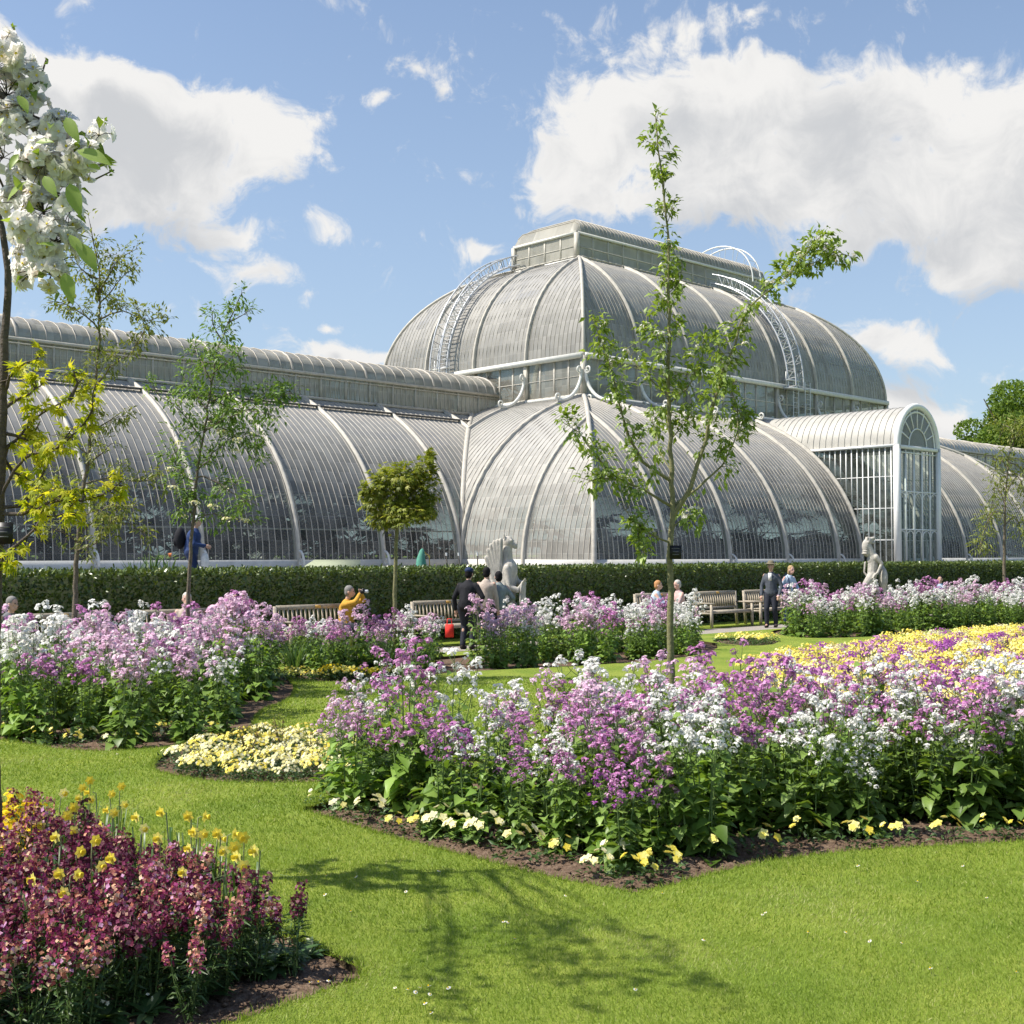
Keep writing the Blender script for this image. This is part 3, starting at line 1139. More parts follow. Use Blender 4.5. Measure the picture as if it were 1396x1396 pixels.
class Face:
    """a curved roof slope: p runs along it, the inset runs inwards"""

    def __init__(self, o, al, inn, L_, prof, A, lo, hi, mir_u=False, mir_v=False):
        self.o, self.al, self.inn, self.L, self.prof, self.A, self.lo, self.hi = o, al, inn, L_, prof, A, lo, hi
        self.mu, self.mv = mir_u, mir_v

    def uv(self, p, i):
        u = self.o[0] + self.al[0] * p + self.inn[0] * i
        v = self.o[1] + self.al[1] * p + self.inn[1] * i
        if self.mu:
            u = 42 - u
        if self.mv:
            v = 30 - v
        return u, v

    def t_of(self, i):
        return np.arccos(np.clip(1 - np.asarray(i, float) / self.A, -1, 1))

    def pts(self, p, n, off=0.0, lo=None, hi=None):
        lo = self.lo(p) if lo is None else lo
        hi = self.hi(p) if hi is None else hi
        t = np.linspace(float(self.t_of(lo)), float(self.t_of(max(lo, hi))), n)
        i = self.A * (1 - np.cos(t))
        h = self.prof(i)
        # outward normal in the section plane
        B_ = PBb if self.prof is prof_low else (DB if self.prof is prof_dome else self.B)
        nx, nz = -np.cos(t) / self.A, np.sin(t) / B_
        ln = np.hypot(nx, nz)
        nx, nz = nx / ln, nz / ln
        i2, h2 = i + nx * off, h + nz * off
        u, v = self.uv(p, i2)
        u, v = np.broadcast_to(u, t.shape), np.broadcast_to(v, t.shape)
        return (np.array(C0)[None] + np.array(UX)[None] * u[:, None] + np.array(VX)[None] * v[:, None] + np.array([0, 0, 1.])[None] * h2[:, None]), t

    def along(self):
        u, v = self.al
        if self.mu:
            u = -u
        if self.mv:
            v = -v
        return np.array(UX) * u + np.array(VX) * v

    def sweep(self, mb, p, w, off0, off1, n=14, lo=None, hi=None, mi=0):
        l = self.lo(p) if lo is None else lo
        h = self.hi(p) if hi is None else hi
        if h - l < .05:
            return
        a, _ = self.pts(p, n, off0, l, h)
        b, _ = self.pts(p, n, off1, l, h)
        d = self.along() * w / 2
        V = np.stack([a - d, a + d, b + d, b - d], 1).reshape(-1, 3)
        F = []
        for i in range(n - 1):
            k, k2 = i * 4, i * 4 + 4
            F += [(k + 1, k + 2, k2 + 2, k2 + 1), (k + 2, k + 3, k2 + 3, k2 + 2), (k + 3, k, k2, k2 + 3)]
        mb.add(V, F, mi)

    def shell(self, mb, bar=.28, n=14, mi=0):
        m = int(round(self.L / bar))
        ps = np.linspace(0, self.L, m + 1)
        rows, ts = [], []
        for p in ps:
            q, t = self.pts(float(p), n)
            rows.append(q)
            ts.append(t)
        rows, ts = np.array(rows), np.array(ts)
        V = rows.reshape(-1, 3)
        F, UVs = [], []
        for i in range(m):
            if self.hi(float(ps[i])) - self.lo(float(ps[i])) < .02 and self.hi(float(ps[i + 1])) - self.lo(float(ps[i + 1])) < .02:
                continue
            for j in range(n - 1):
                F.append((i * n + j, (i + 1) * n + j, (i + 1) * n + j + 1, i * n + j + 1))
                s = self.A * .97
                UVs.append([(i + .02, ts[i, j] * s), (i + .98, ts[i + 1, j] * s), (i + .98, ts[i + 1, j + 1] * s), (i + .02, ts[i, j + 1] * s)])
        mb.add(V, F, mi, uv=np.array(UVs))

    def bars(self, mb, bar=.28, w=.027, d0=.0, d1=.022, n=12, mi=0):
        m = int(round(self.L / bar))
        for p in np.linspace(0, self.L, m + 1)[1:-1]:
            self.sweep(mb, float(p), w, d0, d1, n, mi=mi)

    def purlin(self, mb, ins, w, d, bar=.7, mi=0, off=.0, hdrop=0):
        """horizontal member at a constant inset"""
        m = int(self.L / bar)
        prev = None
        for p in np.linspace(0, self.L, m + 1):
            p = float(p)
            if self.lo(p) - 1e-6 <= ins <= self.hi(p) + 1e-6:
                q, _ = self.pts(p, 2, off, ins, ins)
                q = Vector(q[0])
                if prev is not None:
                    mb.bar(prev, q, w, d, mi=mi)
                prev = q
            else:
                prev = None


house = empty('glasshouse', B(21, 15, 0))
tag(house, 'huge Victorian glasshouse with curved glass roofs, iron ribs and a raised centre dome', 'glasshouse')
LOC = -Vector(B(21, 15, 0))


def hpart(mb, name, m, parent=None, smooth=False):
    if parent is None:
        return mb.build(name, m, house, smooth, LOC)
    return mb.build(name, m, parent, smooth)


PORCH_C, PORCH_W, PORCH_OUT, PORCH_SPRING = 21.0, 1.95, 1.8, 7.1


def c_lo(p):
    x = abs(p - PORCH_C)
    if x < PORCH_W:
        return inset_at(PORCH_SPRING + math.sqrt(max(0, PORCH_W ** 2 - x * x)))
    return 0.0


WL = 34.0
HW = 1.75
f_front = Face((0, 0), (1, 0), (0, 1), 42, prof_low, PA, c_lo, lambda p: min(7.5, p, 42 - p))
f_left = Face((0, 0), (0, 1), (1, 0), 30, prof_low, PA, lambda p: max(0, min(7.5, min(p, 30 - p) - 7.5)), lambda p: min(7.5, p, 30 - p))
f_right = Face((0, 0), (0, 1), (1, 0), 30, prof_low, PA, f_left.lo, f_left.hi, mir_u=True)
f_back = Face((0, 0), (1, 0), (0, 1), 42, prof_low, PA, lambda p: 0.0, f_front.hi, mir_v=True)
wlo = lambda p: max(0.0, 7.5 - p)
whi = lambda p: max(0.0, min(7.5 - HW, 7.5 + WL - p)) if p > 1.75 else 0.0
f_wl = Face((7.5, 7.5), (-1, 0), (0, 1), 7.5 + WL, prof_low, PA, wlo, whi)
f_wr = Face((7.5, 7.5), (-1, 0), (0, 1), 7.5 + WL, prof_low, PA, wlo, whi, mir_u=True)
f_wlb = Face((7.5, 7.5), (-1, 0), (0, 1), 7.5 + WL, prof_low, PA, wlo, whi, mir_v=True)
f_wrb = Face((7.5, 7.5), (-1, 0), (0, 1), 7.5 + WL, prof_low, PA, wlo, whi, mir_u=True, mir_v=True)
f_we = Face((-WL, 7.5), (0, 1), (1, 0), 15, prof_low, PA, lambda p: 0.0, lambda p: min(5.75, p, 15 - p))
f_wre = Face((-WL, 7.5), (0, 1), (1, 0), 15, prof_low, PA, lambda p: 0.0, lambda p: min(5.75, p, 15 - p), mir_u=True)
dhi = lambda L_: (lambda p: min(5.0, p, L_ - p))
d_front = Face((7.5, 7.5), (1, 0), (0, 1), 27, prof_dome, DA, lambda p: 0.0, dhi(27))
d_back = Face((7.5, 7.5), (1, 0), (0, 1), 27, prof_dome, DA, lambda p: 0.0, dhi(27), mir_v=True)
d_left = Face((7.5, 7.5), (0, 1), (1, 0), 15, prof_dome, DA, lambda p: 0.0, dhi(15))
d_right = Face((7.5, 7.5), (0, 1), (1, 0), 15, prof_dome, DA, lambda p: 0.0, dhi(15), mir_u=True)


def build_house():
    # glass
    for f, m_, st in ((f_front, 'roof_glass', .28), (f_left, 'sunlit_end_glass', .28), (f_right, 'roof_glass', .28), (f_wl, 'roof_glass', .28), (f_wr, 'roof_glass', .28),
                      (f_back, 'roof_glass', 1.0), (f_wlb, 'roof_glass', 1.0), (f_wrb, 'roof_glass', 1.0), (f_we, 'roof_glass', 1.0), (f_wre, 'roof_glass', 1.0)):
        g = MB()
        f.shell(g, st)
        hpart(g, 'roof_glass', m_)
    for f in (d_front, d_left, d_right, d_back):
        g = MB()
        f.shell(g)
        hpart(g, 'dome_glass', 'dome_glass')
    # glazing bars
    for f in (f_front, f_left, f_wl, f_wr, f_right):
        g = MB()
        f.bars(g)
        hpart(g, 'glazing_bars', 'bar_iron')
    for f in (d_front, d_left):
        g = MB()
        f.bars(g, n=10, w=.022, d1=.02)
        hpart(g, 'glazing_bars', 'dome_bar_iron')
    # ribs, each a part
    def rib(f, p, w=.11, lo=None, hi=None, name='rib', n=16, off=.13):
        g = MB()
        f.sweep(g, p, w, -.18, off, n, lo, hi)
        if not g.n:
            return
        r = hpart(g, name, 'cream_iron')
        return r
    for k in range(1, 10):
        p = k * 4.2
        if abs(p - PORCH_C) > 2:
            rib(f_front, p)
    for p in (18.85, 23.15):
        rib(f_front, p, lo=0.0)
    for p in (3.75, 7.5, 11.25):
        rib(f_left, p)
    for p in (26.25, 22.5):
        rib(f_left, p)
        rib(f_right, p)
    for k in range(0, 11):
        p = 7.5 - 3.9 + k * 4.0
        rib(f_wl, p)
        rib(f_wr, p)
    for p in (3.75, 7.5, 11.25):
        rib(f_right, p)
    for k in range(1, 7):
        p = 27 * k / 7
        rib(d_front, p, .10)
        rib(d_back, p, .14)
    for p in (3.75, 7.5, 11.25):
        rib(d_left, p, .10)
        rib(d_right, p, .14)
    # hips and valleys: sweep along the line inset = p
    def hip(pf, tmax, A, n=22, r=.10, name='hip_rib'):
        g = MB()
        t = np.linspace(0, math.acos(1 - tmax / A), n)
        pts = [pf(A * (1 - math.cos(x))) for x in t]
        g.tube(pts, r, 8)
        hpart(g, name, 'cream_iron', smooth=True)
    for mu in (0, 1):
        for mv in (0, 1):
            def q(u, v, h, mu=mu, mv=mv):
                return B(42 - u if mu else u, 30 - v if mv else v, h + .04)
            hip(lambda i: q(i, i, float(prof_low(i))), 7.5, PA)
            hip(lambda i: q(7.5 + i, 7.5 + i, float(prof_dome(i))), 5.0, DA, r=.085)
            hip(lambda i: q(i, 7.5 + i, float(prof_low(i)) - .02), 5.75, PA, r=.12, name='valley_rib')
    # inner purlins seen through the glass, and the painted shadow line high on the wings
    g = MB()
    for f in (f_front, f_left, f_wl, f_wr):
        for ins in (.16, .62, 1.35, 2.4, 3.6, 5.1):
            f.purlin(g, ins, .05, .05, off=-.06)
    for f in (d_front, d_left):
        for ins in (.3, 1.1, 2.4, 3.9):
            f.purlin(g, ins, .05, .05, off=-.06)
    hpart(g, 'purlins', 'bar_iron')
    for f in (f_wl, f_wr):
        g = MB()
        f.purlin(g, 4.55, .16, .07, off=.09, bar=1.0)
        hpart(g, 'shade_strip', 'gap_shade')  # dark strip stands in for shade where the glazing changes
    for f, i_, w_, o_ in ((f_front, 7.46, .22, .06), (f_left, 7.46, .22, .06), (d_front, 4.3, .10, .1), (d_left, 4.3, .10, .1)):
        g = MB()
        f.purlin(g, i_, w_, w_ * .6, off=o_, bar=.5)
        hpart(g, 'walkway_kerb', 'cream_iron')

    # walls with mullions: centre clerestory, lanterns
    def rect_wall(name, u0, u1, v0, v1, h0, h1, bay, minor, glass, sill=.16, head=.2, out=.06, openu=(None, None)):
        par = empty(name, B((u0 + u1) / 2, (v0 + v1) / 2, 0) + LOC)
        par.parent = house
        off = -B((u0 + u1) / 2, (v0 + v1) / 2, 0)

        def link(mb, nm, m, sm=False):
            o = mb.build(nm, m, par, sm)
            o.location = off
            return o
        gl, fr, mu = MB(), MB(), MB()
        segs = [((u0, v0), (u1, v0)), ((u1, v0), (u1, v1)), ((u1, v1), (u0, v1)), ((u0, v1), (u0, v0))]
        for (a, b) in segs:
            ln = math.hypot(b[0] - a[0], b[1] - a[1])
            P0, P1 = B(a[0], a[1], 0), B(b[0], b[1], 0)
            d = (P1 - P0).normalized()
            nrm = Vector((d.y, -d.x, 0))
            z0, z1 = Vector((0, 0, h0)), Vector((0, 0, h1))
            m = max(1, int(round(ln / .28)))
            gl.add([tuple(P0 + z0), tuple(P1 + z0), tuple(P1 + z1), tuple(P0 + z1)], [(0, 1, 2, 3)], uv=[(0, 0), (m, 0), (m, h1 - h0), (0, h1 - h0)])
            k = max(1, int(round(ln / minor)))
            for i in range(k + 1):
                q = P0 + (P1 - P0) * i / k
                big = bay and abs((ln * i / k) / bay - round((ln * i / k) / bay)) < .5 / (bay / minor) * .9
                w = .22 if (big or i in (0, k)) else .06
                mu.bar(q + z0, q + z1, w, w * .8 + .04, up=d)
            fr.bar(P0 + z0 + nrm * out, P1 + z0 + nrm * out, sill, sill, mi=0)
            fr.bar(P0 + z1 + nrm * out, P1 + z1 + nrm * out, head, head, mi=0)
            mu.bar(P0 + z0.lerp(z1, .5), P1 + z0.lerp(z1, .5), .04, .04)
        link(gl, 'glass', glass)
        link(mu, 'mullions', 'cream_iron')
        link(fr, 'cornice', 'white_iron')
        return par
    rect_wall('clerestory', 7.5, 34.5, 7.5, 22.5, float(prof_low(7.5)), DH0, 3.857, .964, 'wall_glass', .14, .24, .1)
    rect_wall('dome_lantern', 12.55, 29.45, 12.65, 17.35, float(prof_dome(5.0)) - .02, 18.65, 0, 1.17, 'lantern_glass', .14, .13, .03)

    # barrel roofs
    def barrel(name, u0, u1, v0, v1, h0, rise, axis, glass, seg=10, bar=.3, hip_ends=True, kind='lantern_roof'):
        """curved roof over a rectangle, ridge along the u axis"""
        par = empty(name, LOC)
        par.parent = house
        gl, br = MB(), MB()
        w = (v1 - v0) / 2
        m = int((u1 - u0) / bar)
        A_ = np.linspace(0, math.pi, seg + 1)
        rows = []
        for i in range(m + 1):
            u = u0 + (u1 - u0) * i / m
            r = []
            for a in A_:
                x = -math.cos(a)
                hh = math.sin(a) ** .85
                # hipped ends: lower where the end is nearer than the side
                if hip_ends:
                    de = min(u - u0, u1 - u) / w
                    dm = min(1, de)
                    cap = math.sqrt(max(0, 1 - (1 - dm) ** 2)) ** .85
                    hh = min(hh, cap)
                r.append(np.array(B(u, v0 + w + w * x, h0 + rise * hh)))
            rows.append(r)
        R_ = np.array(rows)
        F, UVs = [], []
        n = seg + 1
        for i in range(m):
            for j in range(seg):
                F.append((i * n + j, (i + 1) * n + j, (i + 1) * n + j + 1, i * n + j + 1))
                UVs.append([(i + .02, j * .3), (i + .98, j * .3), (i + .98, j * .3 + .3), (i + .02, j * .3 + .3)])
        gl.add(R_.reshape(-1, 3), F, uv=np.array(UVs))
        gl.build('glass', glass, par)
        for i in range(0, m + 1):
            pts = R_[i] + np.array([0, 0, .02])
            br.tube(pts, .022, 4)
        br.build('glazing_bars', 'bar_iron', par)
        return par
    barrel('lantern_roof', 12.5, 29.5, 12.6, 17.4, 18.72, 1.15, 0, 'lantern_glass')

    # wing lanterns
    def wing_lantern(mir):
        par = empty('wing_lantern', LOC)
        par.parent = house
        M = (lambda u: 42 - u) if mir else (lambda u: u)
        hb = float(prof_low(7.5 - HW)) + .02
        he = 9.72
        rise = 1.0
        u0, u1 = -WL + 5.75, 7.5
        gl, mu, co, rf, rb, vent = MB(), MB(), MB(), MB(), MB(), MB()
        for v in (15 - HW, 15 + HW):
            a, b = B(M(u0), v), B(M(u1), v)
            zz0, zz1 = Vector((0, 0, hb)), Vector((0, 0, he))
            gl.add([tuple(a + zz0), tuple(b + zz0), tuple(b + zz1), tuple(a + zz1)], [(0, 1, 2, 3)], uv=[(0, 0), (150, 0), (150, 1), (0, 1)])
            k = 27
            out = Vector(VX) * (-.08 if v < 15 else .08)
            for i in range(k + 1):
                q = a.lerp(b, i / k) + out * .3
                mu.bar(q + zz0, q + zz1, .09, .07, up=UX)
            for i in range(k * 5):
                q = a.lerp(b, i / (k * 5)) + out * .1
                mu.bar(q + zz0, q + zz1, .025, .03, up=UX)
            co.bar(a + zz0 + out, b + zz0 + out, .16, .12)
            co.bar(a + zz1 + out, b + zz1 + out, .12, .12)
            co.bar(a + zz1 - Vector((0, 0, .16)) + out * .6, b + zz1 - Vector((0, 0, .16)) + out * .6, .05, .05)
        ep = B(M(u0), 15 - HW), B(M(u0), 15 + HW)
        gl.add([tuple(ep[0] + zz0), tuple(ep[1] + zz0), tuple(ep[1] + zz1), tuple(ep[0] + zz1)], [(0, 1, 2, 3)], uv=[(0, 0), (12, 0), (12, 1), (0, 1)])
        seg = 10
        m = int((u1 - u0) / .28)
        rows = []
        for i in range(m + 1):
            u = u0 + (u1 - u0) * i / m
            r = []
            for a in np.linspace(0, math.pi, seg + 1):
                r.append(np.array(B(M(u), 15 - HW * 1.05 * math.cos(a), he + .05 + rise * math.sin(a) ** .9)))
            rows.append(r)
        R_ = np.array(rows)
        n = seg + 1
        F, UVs = [], []
        for i in range(m):
            for j in range(seg):
                F.append((i * n + j, (i + 1) * n + j, (i + 1) * n + j + 1, i * n + j + 1))
                UVs.append([(i + .02, j * .31), (i + .98, j * .31), (i + .98, j * .31 + .31), (i + .02, j * .31 + .31)])
            if i % 2 == 0:
                rb.tube(R_[i] + np.array([0, 0, .02]), .028 if i % 14 else .07, 4)
        rf.add(R_.reshape(-1, 3), F, uv=np.array(UVs))
        e = R_[0]
        rf.add(e, [tuple(range(n))], uv=[(0, 0)] * n)
        gl.build('glass', 'lantern_glass', par)
        mu.build('mullions', 'cream_iron', par)
        co.build('cornice', 'cream_iron', par)
        rf.build('barrel_roof', 'lantern_glass', par)
        rb.build('glazing_bars', 'bar_iron', par)
    wing_lantern(False)
    wing_lantern(True)

    # scroll brackets on the clerestory
    def bracket(u, v, du, dv, h0, hs=1.55, out=1.55):
        g = MB()
        d = UX * du + VX * dv
        base = B(u, v, 0)
        pts = []
        for k in range(15):
            t = k / 14
            a = t * math.pi / 2
            x = out * (1 - math.cos(a)) ** 1.0
            z = h0 + hs * (1 - math.sin(a))
            pts.append(base + d * (x + .08) + Vector((0, 0, z)))
        g.tube(pts, [.085 - .02 * abs(k / 14 - .5) for k in range(15)], 8)

        def spiral(c, r0, turns, sgn, start):
            q = []
            m = int(14 * turns)
            for k in range(m):
                a = start + sgn * 2 * math.pi * k / 14
                r = r0 * (1 - .75 * k / m)
                q.append(c + d * (r * math.cos(a)) + Vector((0, 0, r * math.sin(a))))
            g.tube(q, .045, 6)
        spiral(pts[-1] + Vector((0, 0, .16)), .18, 1.3, 1, -math.pi / 2)
        spiral(base + d * .22 + Vector((0, 0, h0 + hs)), .2, 1.3, 1, math.pi)
        spiral(base + d * .30 + Vector((0, 0, h0 + .22)), .2, 1.3, 1, math.pi)
        hpart(g, 'scroll_bracket', 'white_iron', smooth=True)
    hb = float(prof_low(7.5))
    for k in range(8):
        u = 7.5 + 27 * k / 7
        bracket(u, 7.45, 0, -1, hb - .32)
    for k in range(5):
        v = 7.5 + 3.75 * k
        bracket(7.45, v, -1, 0, hb - .32)
    # finials at the foot of the lower ribs (small cast scrolls)
    for u in [k * 4.2 for k in range(1, 10) if abs(k * 4.2 - 21) > 2]:
        g = MB()
        d = -VX
        b0 = B(u, 0, H0)
        pts = [b0 + d * (.12 + .28 * math.sin(a)) + Vector((0, 0, .42 - .42 * math.cos(a) * 0 - .42 * (1 - math.cos(a)))) for a in np.linspace(0, 1.6, 7)]
        g.tube(pts, .04, 6)
        g.tube([b0 + d * (.2 + .1 * math.cos(a)) + Vector((0, 0, .12 + .1 * math.sin(a))) for a in np.linspace(0, 6.2, 10)], .03, 5)
        hpart(g, 'foot_scroll', 'white_iron', smooth=True)
    for k in range(0, 9):
        u = 7.5 - (3.6 + k * 4.0)
        if u > -.5:
            continue
        g = MB()
        d = -VX
        b0 = B(u, 7.5, H0)
        pts = [b0 + d * (.1 + .3 * math.sin(a)) + Vector((0, 0, .55 - .5 * (1 - math.cos(a)))) for a in np.linspace(0, 1.6, 7)]
        g.tube(pts, .05, 6)
        g.tube([b0 + d * (.22 + .12 * math.cos(a)) + Vector((0, 0, .14 + .12 * math.sin(a))) for a in np.linspace(0, 6.2, 10)], .035, 5)
        hpart(g, 'foot_scroll', 'white_iron', smooth=True)

    # stone plinth
    g = MB()
    for (u0, v0, u1, v1) in ((0, 0, 18.9, 0), (23.1, 0, 42, 0), (0, 0, 0, 7.5), (42, 0, 42, 7.5), (-WL, 7.5, 0, 7.5), (42, 7.5, 42 + WL, 7.5), (0, 22.5, 0, 30), (42, 22.5, 42, 30), (0, 30, 42, 30), (-WL, 22.5, 0, 22.5), (42, 22.5, 42 + WL, 22.5), (-WL, 7.5, -WL, 22.5), (42 + WL, 7.5, 42 + WL, 22.5)):
        g.bar(B(u0, v0, (TERR + H0) / 2 - .02), B(u1, v1, (TERR + H0) / 2 - .02), H0 - TERR + .1, .34, up=(0, 0, 1))
        g.bar(B(u0, v0, H0 + .0), B(u1, v1, H0 + .0), .1, .46, up=(0, 0, 1))
    hpart(g, 'plinth', 'plinth_stone')

    # porch
    par = empty('porch', B(PORCH_C, -PORCH_OUT, TERR) + LOC)
    par.parent = house
    off = -B(PORCH_C, -PORCH_OUT, TERR)

    def link(mb, nm, m, sm=False):
        o = mb.build(nm, m, par, sm)
        o.location = off
        return o
    g, rb = MB(), MB()
    seg = 16
    W = PORCH_W - .02
    rows = []
    for j in range(seg + 1):
        a = math.pi * j / seg
        x, z = -W * math.cos(a), W * math.sin(a)
        vin = inset_at(PORCH_SPRING + z) + .05
        if z > PBb + H0 - PORCH_SPRING - 1e-3:
            vin = 7.5
        vin = min(7.5, vin + .05)
        rows.append([np.array(B(PORCH_C + x, -PORCH_OUT + (vin + PORCH_OUT) * k / 8, PORCH_SPRING + z)) for k in range(9)])
    R_ = np.array(rows)
    F = [(i * 9 + k, i * 9 + k + 1, (i + 1) * 9 + k + 1, (i + 1) * 9 + k) for i in range(seg) for k in range(8)]
    g.add(R_.reshape(-1, 3), F)
    link(g, 'barrel_roof', 'lead_roof', True)
    for k in range(0, 22):
        v = -PORCH_OUT + .35 * k
        pts = [B(PORCH_C - (W + .015) * math.cos(a), v, PORCH_SPRING + (W + .015) * math.sin(a)) for a in np.linspace(0, math.pi, 17)
               if inset_at(PORCH_SPRING + W * math.sin(a)) + .06 > v]
        if len(pts) > 2:
            rb.tube(pts, .016, 4)
    link(rb, 'roof_seams', 'lead_roof')
    # side walls
    gl, mu, fr = MB(), MB(), MB()
    vtop = inset_at(PORCH_SPRING)
    for sx in (-1, 1):
        u = PORCH_C + sx * W
        hs = np.linspace(TERR + .25, PORCH_SPRING, 12)
        Vv = []
        for h in hs:
            Vv.append(tuple(B(u, -PORCH_OUT, h)))
            Vv.append(tuple(B(u, inset_at(h), h)))
        gl.add(Vv, [(2 * i, 2 * i + 1, 2 * i + 3, 2 * i + 2) for i in range(11)], uv=[(0, 0), (5, 0), (5, 1), (0, 1)] * 11)
        k = 0
        v = -PORCH_OUT + .3
        while v < vtop - .1:
            h0 = max(TERR + .25, float(prof_low(v)) if v > 0 else TERR + .25)
            mu.bar(B(u, v, h0), B(u, v, PORCH_SPRING), .045, .05, up=UX)
            v += .3
        for h in (2.6, 4.1, 5.6):
            mu.bar(B(u, -PORCH_OUT, h), B(u, inset_at(h), h), .04, .04)
        fr.bar(B(u, -PORCH_OUT, PORCH_SPRING - .05), B(u, vtop + .1, PORCH_SPRING - .05), .26, .12)
        fr.bar(B(u, -PORCH_OUT, TERR), B(u, -PORCH_OUT, PORCH_SPRING), .26, .26, up=UX)
        fr.bar(B(u, -PORCH_OUT, TERR + .2), B(u, 0, TERR + .2), .3, .14)
    # arched front
    arch = [B(PORCH_C - W * math.cos(a), -PORCH_OUT, PORCH_SPRING + W * math.sin(a)) for a in np.linspace(0, math.pi, 25)]
    fr.tube(arch, .15, 8)
    arch2 = [B(PORCH_C - (W - .28) * math.cos(a), -PORCH_OUT, PORCH_SPRING + (W - .28) * math.sin(a)) for a in np.linspace(0, math.pi, 21)]
    fr.tube(arch2, .05, 6)
    fr.bar(B(PORCH_C - W, -PORCH_OUT, PORCH_SPRING - .1), B(PORCH_C + W, -PORCH_OUT, PORCH_SPRING - .1), .26, .16)
    fan, n = [tuple(B(PORCH_C, -PORCH_OUT, PORCH_SPRING))] + [tuple(p) for p in arch], 25
    gl.add(fan, [(0, i, i + 1) for i in range(1, n)], uv=[(0, 0), (3, 0), (3, 1)] * (n - 1))
    inner = [B(PORCH_C - .85 * math.cos(a), -PORCH_OUT - .02, PORCH_SPRING + .85 * math.sin(a)) for a in np.linspace(0, math.pi, 13)]
    mu.tube(inner, .035, 5)
    for k in range(1, 8):
        a = math.pi * k / 8
        mu.bar(B(PORCH_C - .85 * math.cos(a), -PORCH_OUT, PORCH_SPRING + .85 * math.sin(a)), B(PORCH_C - W * math.cos(a), -PORCH_OUT, PORCH_SPRING + W * math.sin(a)), .06, .05, up=VX)
    gl.add([tuple(B(PORCH_C - W, -PORCH_OUT, TERR)), tuple(B(PORCH_C + W, -PORCH_OUT, TERR)), tuple(B(PORCH_C + W, -PORCH_OUT, PORCH_SPRING)), tuple(B(PORCH_C - W, -PORCH_OUT, PORCH_SPRING))], [(0, 1, 2, 3)], uv=[(0, 0), (8, 0), (8, 3), (0, 3)])
    for k in range(1, 5):
        x = -W + 2 * W * k / 5
        mu.bar(B(PORCH_C + x, -PORCH_OUT, TERR), B(PORCH_C + x, -PORCH_OUT, PORCH_SPRING - .2), .09, .07, up=UX)
    for h in (3.1, 4.9, 6.75):
        mu.bar(B(PORCH_C - W, -PORCH_OUT, h), B(PORCH_C + W, -PORCH_OUT, h), .08, .06)
    for k in range(5):      # arched heads of the lights
        x0 = -W + 2 * W * k / 5
        for h in (3.1, 4.9):
            mu.tube([B(PORCH_C + x0 + .39 - .33 * math.cos(a), -PORCH_OUT - .01, h - .36 + .3 * math.sin(a)) for a in np.linspace(0, math.pi, 7)], .025, 4)
    link(gl, 'glass', 'porch_glass')
    link(mu, 'mullions', 'bright_white')
    link(fr, 'frame', 'bright_white')


build_house()

# floor inside and palms behind the glass
def build_inside():
    mb = MB()

    def slab(us, ue, vs, ve, mb):
        a = [B(us, vs), B(ue, vs), B(ue, ve), B(us, ve)]
        mb.add([tuple(p + Vector((0, 0, TERR))) for p in a] + [tuple(p - Vector((0, 0, .1))) for p in a], [(0, 1, 2, 3), (0, 4, 5, 1), (1, 5, 6, 2), (2, 6, 7, 3), (3, 7, 4, 0)])
    # the terrace starts just behind the hedge
    slab(-80, 120, 23.0 - VC, 60, mb)
    tag(mb.build('terrace', 'terrace_paving'), kind='structure')
    mb = MB()
    n = 0
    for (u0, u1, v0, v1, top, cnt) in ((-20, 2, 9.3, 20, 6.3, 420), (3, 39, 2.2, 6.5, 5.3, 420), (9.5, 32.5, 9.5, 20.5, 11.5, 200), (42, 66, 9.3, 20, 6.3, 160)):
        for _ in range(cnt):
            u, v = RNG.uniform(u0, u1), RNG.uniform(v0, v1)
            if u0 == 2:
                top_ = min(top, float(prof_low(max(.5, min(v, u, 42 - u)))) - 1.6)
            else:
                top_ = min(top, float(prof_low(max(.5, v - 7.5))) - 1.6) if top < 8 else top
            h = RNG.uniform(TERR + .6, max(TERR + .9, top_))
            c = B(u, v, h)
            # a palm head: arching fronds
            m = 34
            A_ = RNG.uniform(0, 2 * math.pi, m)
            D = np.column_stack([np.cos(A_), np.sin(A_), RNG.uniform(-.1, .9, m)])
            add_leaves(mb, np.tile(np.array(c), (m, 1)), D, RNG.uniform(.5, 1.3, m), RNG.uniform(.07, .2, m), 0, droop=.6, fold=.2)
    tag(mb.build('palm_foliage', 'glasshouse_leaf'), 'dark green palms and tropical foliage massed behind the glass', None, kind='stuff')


build_inside()


